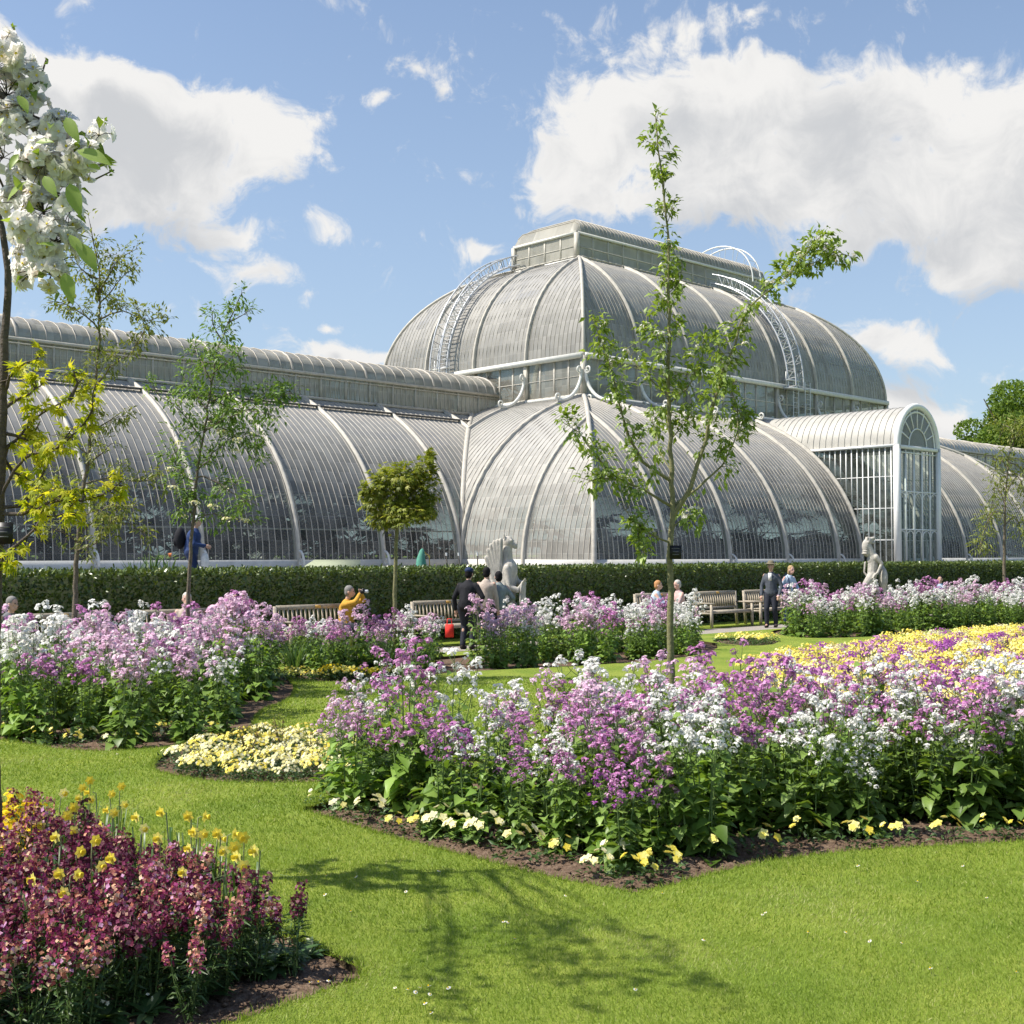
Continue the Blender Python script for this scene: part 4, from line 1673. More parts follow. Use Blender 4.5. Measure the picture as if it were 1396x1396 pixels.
# ------------------------------------------------------------------ roof ladders
def ladder_arch(f, p, label, i0=0.0, i1=4.95, lift=.55, w=.75, ext=None):
    """curved maintenance ladder standing off the dome along one section"""
    root = empty('roof_ladder', Vector(f.pts(p, 2, 0, i0, i0 + .1)[0][0]))
    tag(root, label, 'ladder')
    off = -Vector(root.location)
    rails, rungs, truss = MB(), MB(), MB()
    al = Vector(f.along())
    n = 22
    lo, _ = f.pts(p, n, lift, i0, i1)
    hi, _ = f.pts(p, n, lift + .5, i0, i1)
    for s in (-1, 1):
        d = np.array(al) * (s * w / 2)
        rails.tube(lo + d, .05, 5)
        rails.tube(hi + d, .042, 5)
        for k in range(0, n - 1, 1):
            truss.tube([lo[k] + d, hi[k + (k % 2)] + d], .022, 4)
            truss.tube([lo[k] + d, hi[k] + d], .022, 4)
        for k in (0, n // 2, n - 1):
            base = f.pts(p, n, .05, i0, i1)[0][k]
            truss.tube([base + d, lo[k] + d], .025, 4)
    for k in range(n):
        a = lo[k] - np.array(al) * w / 2
        b = lo[k] + np.array(al) * w / 2
        rungs.tube([a, b], .032, 4)
        if k < n - 1:
            m_ = (lo[k] + lo[k + 1]) / 2
            rungs.tube([m_ - np.array(al) * w / 2, m_ + np.array(al) * w / 2], .02, 4)
        if k % 3 == 0:
            rungs.tube([hi[k] - np.array(al) * w / 2, hi[k] + np.array(al) * w / 2], .018, 4)
    rails.build('rail', 'galvanised', root, True, off)
    rungs.build('rungs', 'galvanised', root, True, off)
    truss.build('braces', 'galvanised', root, True, off)
    # foot platform
    pl = MB()
    c = Vector(lo[0])
    inn = UX * f.inn[0] + VX * f.inn[1]
    R = Matrix((al, inn, Vector((0, 0, 1)))).transposed()
    pl.box(c - Vector((0, 0, .1)) - inn * .1, (w + .5, .5, .08), R)
    for s in (-1, 1):
        pl.bar(c + al * s * (w / 2 + .2) - Vector((0, 0, .1)), c + al * s * (w / 2 + .2) + Vector((0, 0, .8)), .04, .04)
    pl.bar(c + al * -(w / 2 + .2) + Vector((0, 0, .35)), c + al * (w / 2 + .2) + Vector((0, 0, .35)), .3, .03)
    pl.build('foot_platform', 'bright_white', root, False, off)
    return root, lo, hi


r1, lo1, hi1 = ladder_arch(d_left, 9.6, 'white curved access ladder on the end slope of the dome, above the left wing', lift=.35)
r2, lo2, hi2 = ladder_arch(d_front, 16.4, 'white curved access ladder on the long front slope of the dome, above the porch', lift=.35)


def extras():
    # straight ladder below the front one, against the clerestory
    a = B(7.5 + 16.6, 7.2, 9.0)
    root = empty('wall_ladder', a)
    tag(root, 'short upright metal ladder against the clerestory below the curved one', 'ladder')
    mb, ru = MB(), MB()
    for k, x in enumerate((0, .5, 1.15, 1.65)):
        mb.tube([UX * x, UX * x + Vector((0, 0, 2.5))], .03, 5)
    for k in range(9):
        z = .2 + k * .27
        for x in (0, 1.15):
            ru.tube([UX * x + Vector((0, 0, z)), UX * (x + .5) + Vector((0, 0, z))], .018, 4)
    mb.build('rail', 'galvanised', root)
    ru.build('rungs', 'galvanised', root)
    # hoop over the lantern
    c = B(27.6, 15, 18.5)
    root = empty('roof_hoop', c)
    tag(root, 'white arched guard hoop standing over the top of the roof lantern', 'guard hoop')
    mb, sp = MB(), MB()
    for du in (0, .8):
        pts = [UX * du + VX * (-2.7 * math.cos(a)) + Vector((0, 0, 2.55 * math.sin(a) ** .9 - .2)) for a in np.linspace(0, math.pi, 25)]
        mb.tube(pts, .045, 6)
        pin = [UX * du + VX * (-2.35 * math.cos(a)) + Vector((0, 0, 1.55 * math.sin(a) ** .9 - .1)) for a in np.linspace(0, math.pi, 25)]
        mb.tube(pin, .04, 6)
        for k in range(1, 24, 3):
            sp.tube([pts[k], pin[k]], .016, 4)
    for k in range(0, 25, 4):
        sp.tube([pts[k], pts[k] - UX * .8], .016, 4)
    mb.build('hoops', 'bright_white', root, True)
    sp.build('spokes', 'galvanised', root, True)


extras()


# ------------------------------------------------------------------ hedge
def build_hedge():
    u0, u1, v0, v1, top = -16.0, 62.0, 21.8, 22.85, 1.60
    mb = MB()
    mb2 = MB()
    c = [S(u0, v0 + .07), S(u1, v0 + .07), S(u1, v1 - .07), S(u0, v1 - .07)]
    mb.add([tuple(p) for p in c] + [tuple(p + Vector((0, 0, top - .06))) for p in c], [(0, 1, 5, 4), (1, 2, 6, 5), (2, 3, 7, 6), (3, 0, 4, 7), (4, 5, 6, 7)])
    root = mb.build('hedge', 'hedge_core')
    tag(root, 'long clipped box hedge running in front of the glasshouse behind the benches', 'hedge')
    ln = u1 - u0

    def put(n, fu, fv, fh, nrm):
        U_, V_, H_ = fu(n), fv(n), fh(n)
        P = np.array(UX)[None] * U_[:, None] + np.array(VX)[None] * V_[:, None] + np.array([0, 0, 1.])[None] * H_[:, None]
        P = P + rand_dirs(n) * .035
        D = unit(rand_dirs(n) * .9 + np.array(nrm)[None] * .55 + np.array([0, 0, .35]))
        N = rand_dirs(n) * .6 + np.array(nrm)
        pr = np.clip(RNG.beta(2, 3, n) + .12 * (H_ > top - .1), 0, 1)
        add_leaves(mb2, P, D, RNG.uniform(.05, .09, n), RNG.uniform(.03, .05, n), 0, droop=.1, r=pr, N=N, shape='quad')
    # front face: denser near the viewer
    n = 95000
    uu = lambda k: u0 + ln * RNG.random(k) ** 1.35
    put(n, uu, lambda k: v0 + .05 * np.sin(RNG.random(k) * 50) * RNG.random(k) + RNG.normal(0, .025, k), lambda k: RNG.uniform(0, top, k), -VX)
    n = 45000
    put(n, uu, lambda k: RNG.uniform(v0, v1, k), lambda k: top + RNG.normal(-.02, .025, k), (0, 0, 1))
    put(6000, lambda k: RNG.uniform(u0, u1, k), lambda k: v1 + RNG.normal(0, .02, k), lambda k: RNG.uniform(1.0, top, k), VX)
    mb2.build('hedge_leaves', 'hedge_leaf', root)


build_hedge()


# ------------------------------------------------------------------ flower plants
def tall_plant(seed, H=1.1, stems=5, heads=6, fl=15, fr=.0125, hr=.034, leaves=26, lod=0):
    """returns (green MB, blossom MB) of an upright plant with loose heads of small four-petalled flowers"""
    global RNG
    keep = RNG
    RNG = np.random.default_rng(seed)
    g, b = MB(), MB()
    for s in range(stems):
        a = RNG.uniform(0, 6.28)
        base = np.array([math.cos(a) * .06, math.sin(a) * .06, -.03])
        h = H * RNG.uniform(.72, 1.0)
        lean = np.array([math.cos(a), math.sin(a), 0]) * RNG.uniform(.05, .24)
        mid = base + np.array([0, 0, h * .5]) + lean * .35
        top = base + np.array([0, 0, h]) + lean
        pts = [base, (base + mid) / 2 + rand_dirs(1)[0] * .012, mid, (mid + top) / 2, top]
        g.tube(pts, [.006, .0055, .005, .004, .002], 4 if lod == 0 else 3, 0, cap=False)

        def head(c, r, n):
            d = rand_dirs(n, .9)
            P = c + d * r * np.array([1, 1, .8]) * RNG.uniform(.6, 1.1, (n, 1))
            add_florets(b, P, d + np.array([0, 0, .35]), fr * RNG.uniform(.8, 1.2, n), 4, 0, r=np.clip(RNG.normal(.5, .22, n), 0, 1))
        head(top, hr * 1.1, int(fl * 1.2))
        for k in range(heads):
            t = RNG.uniform(.0, 1.0)
            p0 = mid * (1 - t) * .55 + mid * 0 + (mid * .45 + top * .55) * 0
            f = .66 + .34 * t
            p0 = base + (top - base) * f
            an = RNG.uniform(0, 6.28)
            ln = RNG.uniform(.035, .135) * (1.4 - t)
            p1 = p0 + np.array([math.cos(an) * ln, math.sin(an) * ln, ln * RNG.uniform(.5, 1.0) + .02])
            g.tube([p0, (p0 + p1) / 2 + np.array([0, 0, -.01]), p1], [.0028, .0024, .0018], 3, 0, cap=False)
            head(p1, hr * RNG.uniform(.65, 1.05), int(fl * RNG.uniform(.6, 1.05)))
            # buds
        # leaves up the stem
        n = leaves
        t = RNG.beta(1.0, 1.5, n) * .86
        P = base + (top - base) * t[:, None] + np.array([0, 0, 0.0])
        an = RNG.uniform(0, 6.28, n)
        out = RNG.uniform(.02, .13, n) * (1 - t * .75)
        P = P + np.stack([np.cos(an) * out, np.sin(an) * out, RNG.uniform(0, .04, n)], 1)
        D = np.stack([np.cos(an), np.sin(an), RNG.uniform(-.35, .55, n)], 1)
        L_ = (.14 - .095 * t) * RNG.uniform(.7, 1.2, n)
        add_leaves(g, P, D, L_, L_ * RNG.uniform(.78, 1.0, n), 1, fold=.14, droop=.4, shape='heart' if lod == 0 else 'diamond', N=np.stack([np.cos(an) * .5, np.sin(an) * .5, np.ones(n)], 1) + rand_dirs(n) * .35)
    RNG = keep
    return g, b


def pansy_clump(seed, R_=.11, H=.13, fl=11, fr=.027, leaves=60):
    global RNG
    keep = RNG
    RNG = np.random.default_rng(seed)
    g, b = MB(), MB()
    n = leaves
    a = RNG.uniform(0, 6.28, n)
    q = np.sqrt(RNG.random(n)) * R_
    P = np.stack([np.cos(a) * q, np.sin(a) * q, RNG.uniform(-.02, H * .75, n) * (1 - .3 * q / R_)], 1)
    D = np.stack([np.cos(a), np.sin(a), RNG.uniform(-.1, 1.0, n)], 1)
    add_leaves(g, P, D, RNG.uniform(.03, .055, n), RNG.uniform(.014, .022, n), 1, droop=.3, fold=.2)
    n = fl
    a = RNG.uniform(0, 6.28, n)
    q = np.sqrt(RNG.random(n)) * R_ * .95
    P = np.stack([np.cos(a) * q, np.sin(a) * q, H * (1 - .35 * (q / R_) ** 2) * RNG.uniform(.8, 1.2, n)], 1)
    Nn = np.stack([np.cos(a) * .7, np.sin(a) * .7, np.full(n, .8)], 1) + np.array([0, -.35, 0])
    add_florets(b, P, Nn, fr * RNG.uniform(.8, 1.15, n), 5, 0, cup=.15)
    add_florets(b, P + unit(Nn) * .003, Nn, fr * .72, 5, 0, cup=.3)
    RNG = keep
    return g, b


def wall_plant(seed, H=.42, stems=6):
    global RNG
    keep = RNG
    RNG = np.random.default_rng(seed)
    g, b = MB(), MB()
    for s in range(stems):
        a = RNG.uniform(0, 6.28)
        base = np.array([math.cos(a) * .02, math.sin(a) * .02, -.02])
        h = H * RNG.uniform(.75, 1.12)
        top = base + np.array([math.cos(a) * RNG.uniform(.02, .11), math.sin(a) * RNG.uniform(.02, .11), h])
        g.tube([base, (base + top) / 2 + rand_dirs(1)[0] * .01, top], [.004, .0035, .002], 3, 0, cap=False)
        n = 32
        t = RNG.uniform(.05, .9, n)
        an = RNG.uniform(0, 6.28, n)
        P = base + (top - base) * t[:, None]
        D = np.stack([np.cos(an), np.sin(an), RNG.uniform(-.2, 1.1, n)], 1)
        add_leaves(g, P, D, RNG.uniform(.045, .085, n), RNG.uniform(.010, .017, n), 1, droop=.45, fold=.25)
        n = 40
        tone = RNG.random() * .5
        d = rand_dirs(n, .2)
        z = RNG.uniform(-.075, .035, n)
        P = top + np.stack([d[:, 0] * .032, d[:, 1] * .032, z], 1)
        add_florets(b, P, d + np.array([0, 0, .25]), RNG.uniform(.0085, .0135, n), 4, 0, cup=.3, r=np.clip(tone + RNG.normal(.22, .27, n), 0, 1))
    RNG = keep
    return g, b


def instancer(name, variants, mats_green, label_fn, cat, group, placements, part_names=('leaves', 'blossoms'), limit=300, stuff_name=None, stuff_label=None):
    """placements: (x, y, z, rz, scale, variant, petal material, label, group) sorted here by distance; the nearest become things"""
    placements = sorted(placements, key=lambda p: math.hypot(p[0], p[1]))
    meshes = {}

    def get(vi, pm):
        k = (vi, pm)
        if k not in meshes:
            g, b = variants[vi]
            gm = meshes.get(('g', vi))
            if gm is None:
                gm = g.mesh(name + '_' + part_names[0], mats_green)
                meshes[('g', vi)] = gm
            meshes[k] = (gm, b.mesh(name + '_' + part_names[1], pm))
        return meshes[k]
    for (x, y, z, rz, s, vi, pm, lb, gp) in placements[:limit]:
        gm, bm = get(vi, pm)
        r = bpy.data.objects.new(name, None)
        r.empty_display_size = .05
        COL.objects.link(r)
        r.location = (x, y, z)
        r.rotation_euler = (0, 0, rz)
        r.scale = (s, s, s)
        tag(r, lb, cat, gp)
        for nm, me in ((part_names[0], gm), (part_names[1], bm)):
            o = bpy.data.objects.new(nm, me)
            COL.objects.link(o)
            o.parent = r
    rest = placements[limit:]
    if rest:
        big = MB()
        pms = sorted({p[6] for p in rest})
        mats = list(mats_green) + pms
        for (x, y, z, rz, s, vi, pm, lb, gp) in rest:
            g, b = variants[vi]
            c, sn = math.cos(rz) * s, math.sin(rz) * s
            for src, off in ((g, 0), (b, len(mats_green) + pms.index(pm))):
                V = np.concatenate(src.v)
                W = np.column_stack([V[:, 0] * c - V[:, 1] * sn + x, V[:, 0] * sn + V[:, 1] * c + y, V[:, 2] * s + z])
                base = big.n
                big.v.append(W)
                big.n += len(W)
                for i, f in enumerate(src.f):
                    big.f.append(f + base)
                    big.m.append(src.m[i] + off)
                    big.r.append(src.r[i])
                    big.uv.append((None, f.size))
        big.has_r = True
        tag(big.build(stuff_name, mats), stuff_label, None, None, 'stuff')


def build_tall():
    near = [tall_plant(100 + i, H=RNG.uniform(.85, 1.2), stems=4 + i % 2, heads=9, fl=15, hr=.034, leaves=27) for i in range(9)]
    far = [tall_plant(200 + i, H=RNG.uniform(1.05, 1.25), stems=6, heads=7, fl=9, fr=.021, hr=.045, leaves=24, lod=1) for i in range(5)]
    V = near + far
    pl = []

    def z_at(p):
        return -.04
    GP = {'petal_purple': 'purple flowered', 'petal_white': 'white flowered', 'petal_lilac': 'pale lilac flowered', 'petal_violet': 'deep violet flowered'}

    def colour(x, y, bed):
        f = mnoise.noise(Vector((x * 1.1, y * .55, 3.3 if bed == 'main' else 8.1)))
        q = RNG.random() * .72 + .28 * (f * 1.1 + .5)
        if bed == 'left':
            return 'petal_white' if q < .46 else ('petal_lilac' if q < .74 else 'petal_purple')
        if bed == 'far':
            return 'petal_white' if q < .56 else ('petal_lilac' if q < .80 else 'petal_purple')
        if bed == 'mid':
            return 'petal_white' if q < .42 else ('petal_lilac' if q < .78 else 'petal_purple')
        return 'petal_white' if q < .44 else ('petal_lilac' if q < .56 else ('petal_purple' if q < .9 else 'petal_violet'))
    for bed, poly, sp, ins, vs, scl, nm in (('main', bed_main, .39, .48, range(9), .95, 'front centre bed'), ('left', bed_left, .53, .25, range(9, 14), .98, 'bed on the left'),
                                           ('mid', bed_mid, .52, .35, range(9, 14), .85, 'bed below the standing visitors'), ('far', bed_far, .55, .3, range(9, 14), .92, 'far bed below the right statue')):
        Q = scatter(poly, sp, ins)
        ed = edge_dist(poly, Q[:, 0], Q[:, 1])
        for (x, y), e in zip(Q, ed):
            if abs(x) > y * .44 + .4:
                continue
            if bed == 'mid' and x < -1.0 and y < 20.1:
                continue
            pxx = 698 + x / y * FPX
            if bed == 'mid' and (596 < pxx < 650 or 455 < pxx < 498) and y > 21.3:
                continue
            c = colour(x, y, bed)
            s = scl * RNG.choice([RNG.uniform(.74, .95), RNG.uniform(.9, 1.08), RNG.uniform(1.08, 1.32)], p=[.36, .38, .26])
            if bed == 'main':
                s *= .73 + .26 * min(1, e / 1.1)
                if x > 1.2:
                    s *= 1.09
            if bed == 'left' and x < -5.5:
                s *= .92
            pxx = 698 + x / y * FPX
            z = ''
            if bed == 'main':
                z = ('back row, ' if y > 10.2 else 'front rows, ') + ('left end of' if pxx < 640 else ('behind the pointed corner of' if pxx < 860 else ('middle of' if pxx < 1130 else 'right end of'))) + ' the '
            elif bed == 'left':
                z = ('back row, ' if y > 16 else 'front rows, ') + ('left part of' if pxx < 130 else ('middle of' if pxx < 270 else 'rounded end of')) + ' the '
            else:
                z = 'left half of the ' if pxx < (700 if bed == 'mid' else 1220) else 'right half of the '
            pl.append((x, y, -.04, RNG.uniform(0, 6.28), s, int(RNG.choice(list(vs))), c, GP[c] + ' plant, ' + z + nm, GP[c] + ' plants, ' + z + nm))
    for px, py, s, c in ((452, 1078, .66, 'petal_lilac'), (470, 1064, .80, 'petal_purple'), (488, 1082, .72, 'petal_purple'), (508, 1062, .86, 'petal_white'), (530, 1085, .80, 'petal_purple'), (478, 1042, .85, 'petal_lilac'), (545, 1060, .98, 'petal_purple'), (560, 1100, .72, 'petal_purple'), (520, 1035, .9, 'petal_white'),
                         (620, 1118, .66, 'petal_violet'), (700, 1140, .62, 'petal_purple'), (780, 1150, .70, 'petal_purple'), (835, 1165, .66, 'petal_violet'), (900, 1160, .62, 'petal_purple'), (1180, 1130, .62, 'petal_white')):
        p = G(px, py)
        pl.append((p.x, p.y, -.04, RNG.uniform(0, 6.28), s, int(RNG.integers(0, 9)), c, 'short ' + GP[c] + ' plant leaning out at the front edge of the centre bed', 'short ' + GP[c] + ' plants at the edge of the centre bed'))
    for k in range(22):
        px = 372 + k * 8.6
        if 456 < px < 497:
            continue
        p = G(px, 906 + RNG.uniform(-5, 5))
        c = ('petal_purple', 'petal_lilac', 'petal_purple', 'petal_white')[k % 4]
        pl.append((p.x, p.y, -.04, RNG.uniform(0, 6.28), RNG.uniform(.66, .86), 9 + int(RNG.integers(0, 5)), c, GP[c] + ' plant before the bench with the man in mustard', GP[c] + ' plants before the mustard man bench'))
    # a few tall spires standing clear of the mass
    for px, py, z, c in ((553, 868, 9.9, 'petal_purple'), (610, 885, 10.2, 'petal_white'), (790, 870, 10.6, 'petal_white'), (840, 872, 10.8, 'petal_purple'), (700, 900, 10.4, 'petal_white'), (1310, 893, 9.4, 'petal_purple'),
                         (1220, 880, 10.2, 'petal_white'), (930, 895, 10.4, 'petal_purple'), (1180, 870, 11.1, 'petal_violet'), (480, 935, 9.9, 'petal_lilac'), (1075, 880, 10.8, 'petal_white'), (1370, 868, 9.6, 'petal_white')):
        p = AT(px, py, z)
        s = (p.z + .04) / 1.07
        pl.append((p.x, p.y, -.04, RNG.uniform(0, 6.28), s, int(RNG.integers(0, 9)), c, GP[c] + ' spire standing tallest above the front centre bed', GP[c] + ' tallest spires of the front centre bed'))
    instancer('flowering_plant', V, ['stem', 'bed_leaf'], None, 'flowering plant', None, pl, stuff_name='far_flowers', stuff_label='white and purple flowers massed in the beds by the path')


build_tall()


def build_pansies():
    V = [pansy_clump(300 + i, RNG.uniform(.09, .12), RNG.uniform(.11, .15), int(RNG.integers(4, 12))) for i in range(6)]
    V += [pansy_clump(320 + i, .17, .15, 30, .021, 130) for i in range(4)]
    V += [pansy_clump(340 + i, .25, .28, 80, .023, 60) for i in range(4)]
    pl = []

    def add(x, y, s, v, pm, lb, gp):
        pl.append((x, y, -.035, RNG.uniform(-.6, .6), s, v, pm, lb, gp))
    # along the front edge of the centre bed
    L_ = [(432, 1090), (462, 1100), (505, 1108), (535, 1122), (572, 1122), (628, 1135), (662, 1140), (708, 1157), (762, 1160), (815, 1182), (865, 1188), (850, 1165),
          (975, 1155), (1040, 1150), (1098, 1140), (1168, 1140), (1225, 1135), (1292, 1135), (1352, 1130), (1390, 1132), (905, 1183), (600, 1128)]
    for px, py in L_:
        p = G(px, py + 5)
        cr = RNG.random() < .4
        gold = px > 1000
        pm = 'petal_yellow' if gold else ('petal_cream' if cr else 'petal_yellow')
        add(p.x, p.y, RNG.uniform(.95, 1.45), int(RNG.integers(0, 6)), pm, ('bright yellow' if pm == 'petal_yellow' else 'pale cream yellow') + ' pansy clump on bare soil edging the front centre bed',
            ('bright yellow' if pm == 'petal_yellow' else 'cream yellow') + ' pansies edging the front centre bed')
    for x, y in scatter(bed_pansy, .23, .20):
        pm = 'petal_cream' if RNG.random() < .62 else 'petal_yellow'
        add(x, y, RNG.uniform(.75, 1.05), 6 + int(RNG.integers(0, 4)), pm, ('pale cream' if pm == 'petal_cream' else 'clear yellow') + ' pansy clump in the small bed between the lawns',
            ('pale cream' if pm == 'petal_cream' else 'clear yellow') + ' pansies in the small bed')
    for px, py in ((8, 985), (30, 990), (52, 1000), (78, 1003), (100, 1006), (118, 998), (180, 1000), (215, 996), (222, 988), (255, 990), (290, 985), (340, 930), (60, 992), (150, 1004)):
        p = G(px, py + 8)
        add(p.x, p.y, RNG.uniform(.8, 1.25), int(RNG.integers(0, 6)), 'petal_yellow' if RNG.random() < .7 else 'petal_cream', 'yellow pansy clump on the soil edging the left bed', 'pansies edging the left bed')
    x = 392
    while x < 545:
        p = G(x, 926 - (x - 392) * .02)
        add(p.x, p.y, RNG.uniform(1.0, 1.6), 6 + int(RNG.integers(0, 4)), 'petal_gold' if RNG.random() < .3 else 'petal_yellow', 'yellow pansy clump in the row edging the shaded middle bed', 'pansies in a row edging the middle bed')
        x += RNG.uniform(11, 17)
    for x, y in scatter(bed_strip, .5, .12):
        add(x, y, 1.4, 6 + int(RNG.integers(0, 4)), 'petal_yellow', 'pale yellow pansy clump in the small bed beside the path', 'pansies beside the path')
    for x, y in scatter(bed_gold, .46, .15):
        if abs(x) > y * .43 + .5:
            continue
        q = RNG.random()
        pm = 'petal_yellow' if q < .66 else ('petal_cream' if q < .76 else 'petal_violet')
        nm = {'petal_yellow': 'yellow', 'petal_cream': 'cream', 'petal_violet': 'mauve'}[pm]
        add(x, y, RNG.uniform(.8, 1.15), 10 + int(RNG.integers(0, 4)), pm, nm + ' flowered bedding plant in the wide yellow bed on the right', nm + ' plants in the wide yellow bed')
    instancer('pansy_clump', V, ['stem', 'dark_leaf'], None, 'pansy', None, pl, stuff_name='yellow_bedding', stuff_label='yellow and mauve bedding flowers filling the far part of the right bed')


build_pansies()


def build_wallflowers():
    V = [wall_plant(400 + i) for i in range(8)]
    pl = []
    for x, y in scatter(bed_wall, .185, .19):
        if abs(x) > y * .42 + .25 or y < 4.85 or (x < -.385 * y and 6.9 < y < 8.4):
            continue
        ed = float(edge_dist(bed_wall, [x], [y])[0])
        f = mnoise.noise(Vector((x * 1.7, y * 1.7, 0)))
        warm = x < -.95 - (y - 6) * .25 and f > -.12
        pm = 'petal_wall' if warm else 'petal_wall_dark'
        if ed < .28 and RNG.random() < .3:
            continue
        s = RNG.uniform(.85, 1.15) * (.82 + .25 * min(1, ed / .8))
        zone = ('at the front' if y < 5.9 else ('in the middle' if y < 7.2 else 'at the back')) + (' left' if x < -.28 * y else ' right') + ' of the near left bed'
        pl.append((x, y, -.03, RNG.uniform(0, 6.28), s, int(RNG.integers(0, 8)), pm, ('red and peach' if warm else 'dark maroon purple') + ' wallflower ' + zone, ('red and peach' if warm else 'dark maroon') + ' wallflowers ' + zone))
    instancer('wallflower', V, ['stem', 'dark_leaf'], None, 'wallflower', None, pl, stuff_name='more_wallflowers', stuff_label='dark maroon wallflowers filling the rest of the near left bed')
    # daffodils
    def daffodil(seed):
        global RNG
        keep = RNG
        RNG = np.random.default_rng(seed)
        g, b = MB(), MB()
        n = 12
        for i in range(n):
            a = RNG.uniform(0, 6.28)
            d = np.array([math.cos(a), math.sin(a), 0])
            h = RNG.uniform(.28, .44)
            sp = RNG.uniform(.03, .14)
            p = [d * .015, d * (.02 + sp * .3) + np.array([0, 0, h * .5]), d * sp + np.array([0, 0, h]), d * (sp * 1.5) + np.array([0, 0, h * .97])]
            s = np.cross(d, [0, 0, 1]) * .006
            Vv = []
            for k, q in enumerate(p):
                w = (1, 1.1, .8, .15)[k]
                Vv += [q - s * w, q + s * w]
            g.add(Vv, [(2 * k, 2 * k + 1, 2 * k + 3, 2 * k + 2) for k in range(3)], 1, RNG.random())
        for i in range(int(RNG.integers(1, 4))):
            a = RNG.uniform(-2.6, -.5)
            h = RNG.uniform(.42, .56)
            top = np.array([RNG.uniform(-.07, .07), RNG.uniform(-.07, .07), h])
            d = np.array([math.cos(a), math.sin(a), -.05])
            g.tube([np.zeros(3), top * .6, top, top + d * .02 + np.array([0, 0, .01])], .0035, 4, 0)
            c = top + d * .035 + np.array([0, 0, .01])
            add_florets(b, c[None], d[None], .034, 6, 0, cup=.1)
            X = np.cross(d, [0, 0, 1.0])
            b.tube([c, c + d * .018, c + d * .028], [.009, .011, .016], 8, 0, cap=False)
        RNG = keep
        return g, b
    V = [daffodil(500 + i) for i in range(5)]
    pl = []
    spots = [(285, 1262), (268, 1255), (300, 1268), (320, 1290), (330, 1296), (205, 1262), (190, 1225), (160, 1175), (120, 1170), (70, 1190), (75, 1260), (45, 1225), (55, 1330), (235, 1218), (100, 1230), (20, 1290), (240, 1300), (170, 1300), (135, 1195), (150, 1215), (100, 1175), (180, 1240), (260, 1240), (85, 1330), (120, 1290), (345, 1290)]
    for px, py in spots:
        p = G(px, py)
        pl.append((p.x, p.y, -.03, RNG.uniform(-.5, .5), RNG.uniform(.9, 1.1), int(RNG.integers(0, 5)), 'petal_yellow', 'yellow daffodil with grey green strap leaves among the wallflowers', 'daffodils among the wallflowers'))
    instancer('daffodil', V, ['stem_pale', 'strap_leaf'], None, 'daffodil', None, pl, part_names=('leaves', 'trumpets'))
    # bright golden block on the far left
    V = [pansy_clump(520 + i, .17, .36, 60, .024, 60) for i in range(3)]
    pl = []
    for px, py in ((22, 1185), (40, 1175), (10, 1200), (38, 1200), (18, 1160), (50, 1215), (15, 1225), (2, 1180)):
        p = G(px, py)
        pl.append((p.x, p.y, -.03, RNG.uniform(0, 6), 1.0, int(RNG.integers(0, 3)), 'petal_gold', 'golden yellow primrose beside the trunk at the left edge', 'golden primroses beside the left trunk'))
    instancer('primrose', V, ['stem', 'strap_leaf'], None, 'primrose', None, pl)
    # leafy rosettes on the soil at the front
    def rosette(seed):
        global RNG
        keep = RNG
        RNG = np.random.default_rng(seed)
        g, b = MB(), MB()
        n = 18
        a = RNG.uniform(0, 6.28, n)
        D = np.stack([np.cos(a), np.sin(a), RNG.uniform(.15, 1.2, n)], 1)
        add_leaves(g, np.zeros((n, 3)) + D * np.array([.01, .01, .0]), D, RNG.uniform(.09, .15, n), RNG.uniform(.04, .055, n), 1, fold=.14, droop=.45, shape='blade', N=np.array([[0, 0, 1.]] * n) - D * .3)
        n = 4
        d = rand_dirs(n, 1)
        add_florets(b, d * .03 + np.array([0, 0, .07]), d, .011, 5)
        RNG = keep
        return g, b
    V = [rosette(540 + i) for i in range(4)]
    pl = []
    for px, py in ((418, 1296), (395, 1300), (372, 1310), (330, 1318), (345, 1305), (268, 1342), (280, 1350), (215, 1355), (200, 1372), (140, 1380), (90, 1390), (240, 1330), (360, 1290), (60, 1396), (170, 1345)):
        p = G(px, py)
        pl.append((p.x, p.y, -.03, RNG.uniform(0, 6), RNG.uniform(.8, 1.15), int(RNG.integers(0, 4)), 'petal_cream', 'low rosette of broad pale green leaves on the soil of the near left bed', 'leafy rosettes on the soil'))
    instancer('leaf_rosette', V, ['stem', 'strap_leaf'], None, 'leafy plant', None, pl)
    # rusty young shrubs in the pansy bed
    for px, py, h in ((338, 1030, .30), (385, 1022, .36), (425, 1030, .24), (350, 1018, .28)):
        p = G(px, py)
        g = MB()
        root = empty('young_shrub', (p.x, p.y, -.03))
        tag(root, 'small rusty green shrub standing above the cream pansies', 'shrub', 'rusty young shrubs in the pansy bed')
        for k in range(9):
            a = RNG.uniform(0, 6.28)
            top = np.array([math.cos(a) * .09, math.sin(a) * .09, h * RNG.uniform(.7, 1.1)])
            g.tube([np.zeros(3), top * .5, top], [.003, .0025, .0015], 3, 0)
            n = 16
            P = top * RNG.uniform(.3, 1, (n, 1))
            add_leaves(g, P, rand_dirs(n, .8), .035, .012, 1 if k % 3 else 2, droop=.2)
        g.build('leaves', ['bark', 'olive_leaf', 'dry_leaf'], root)
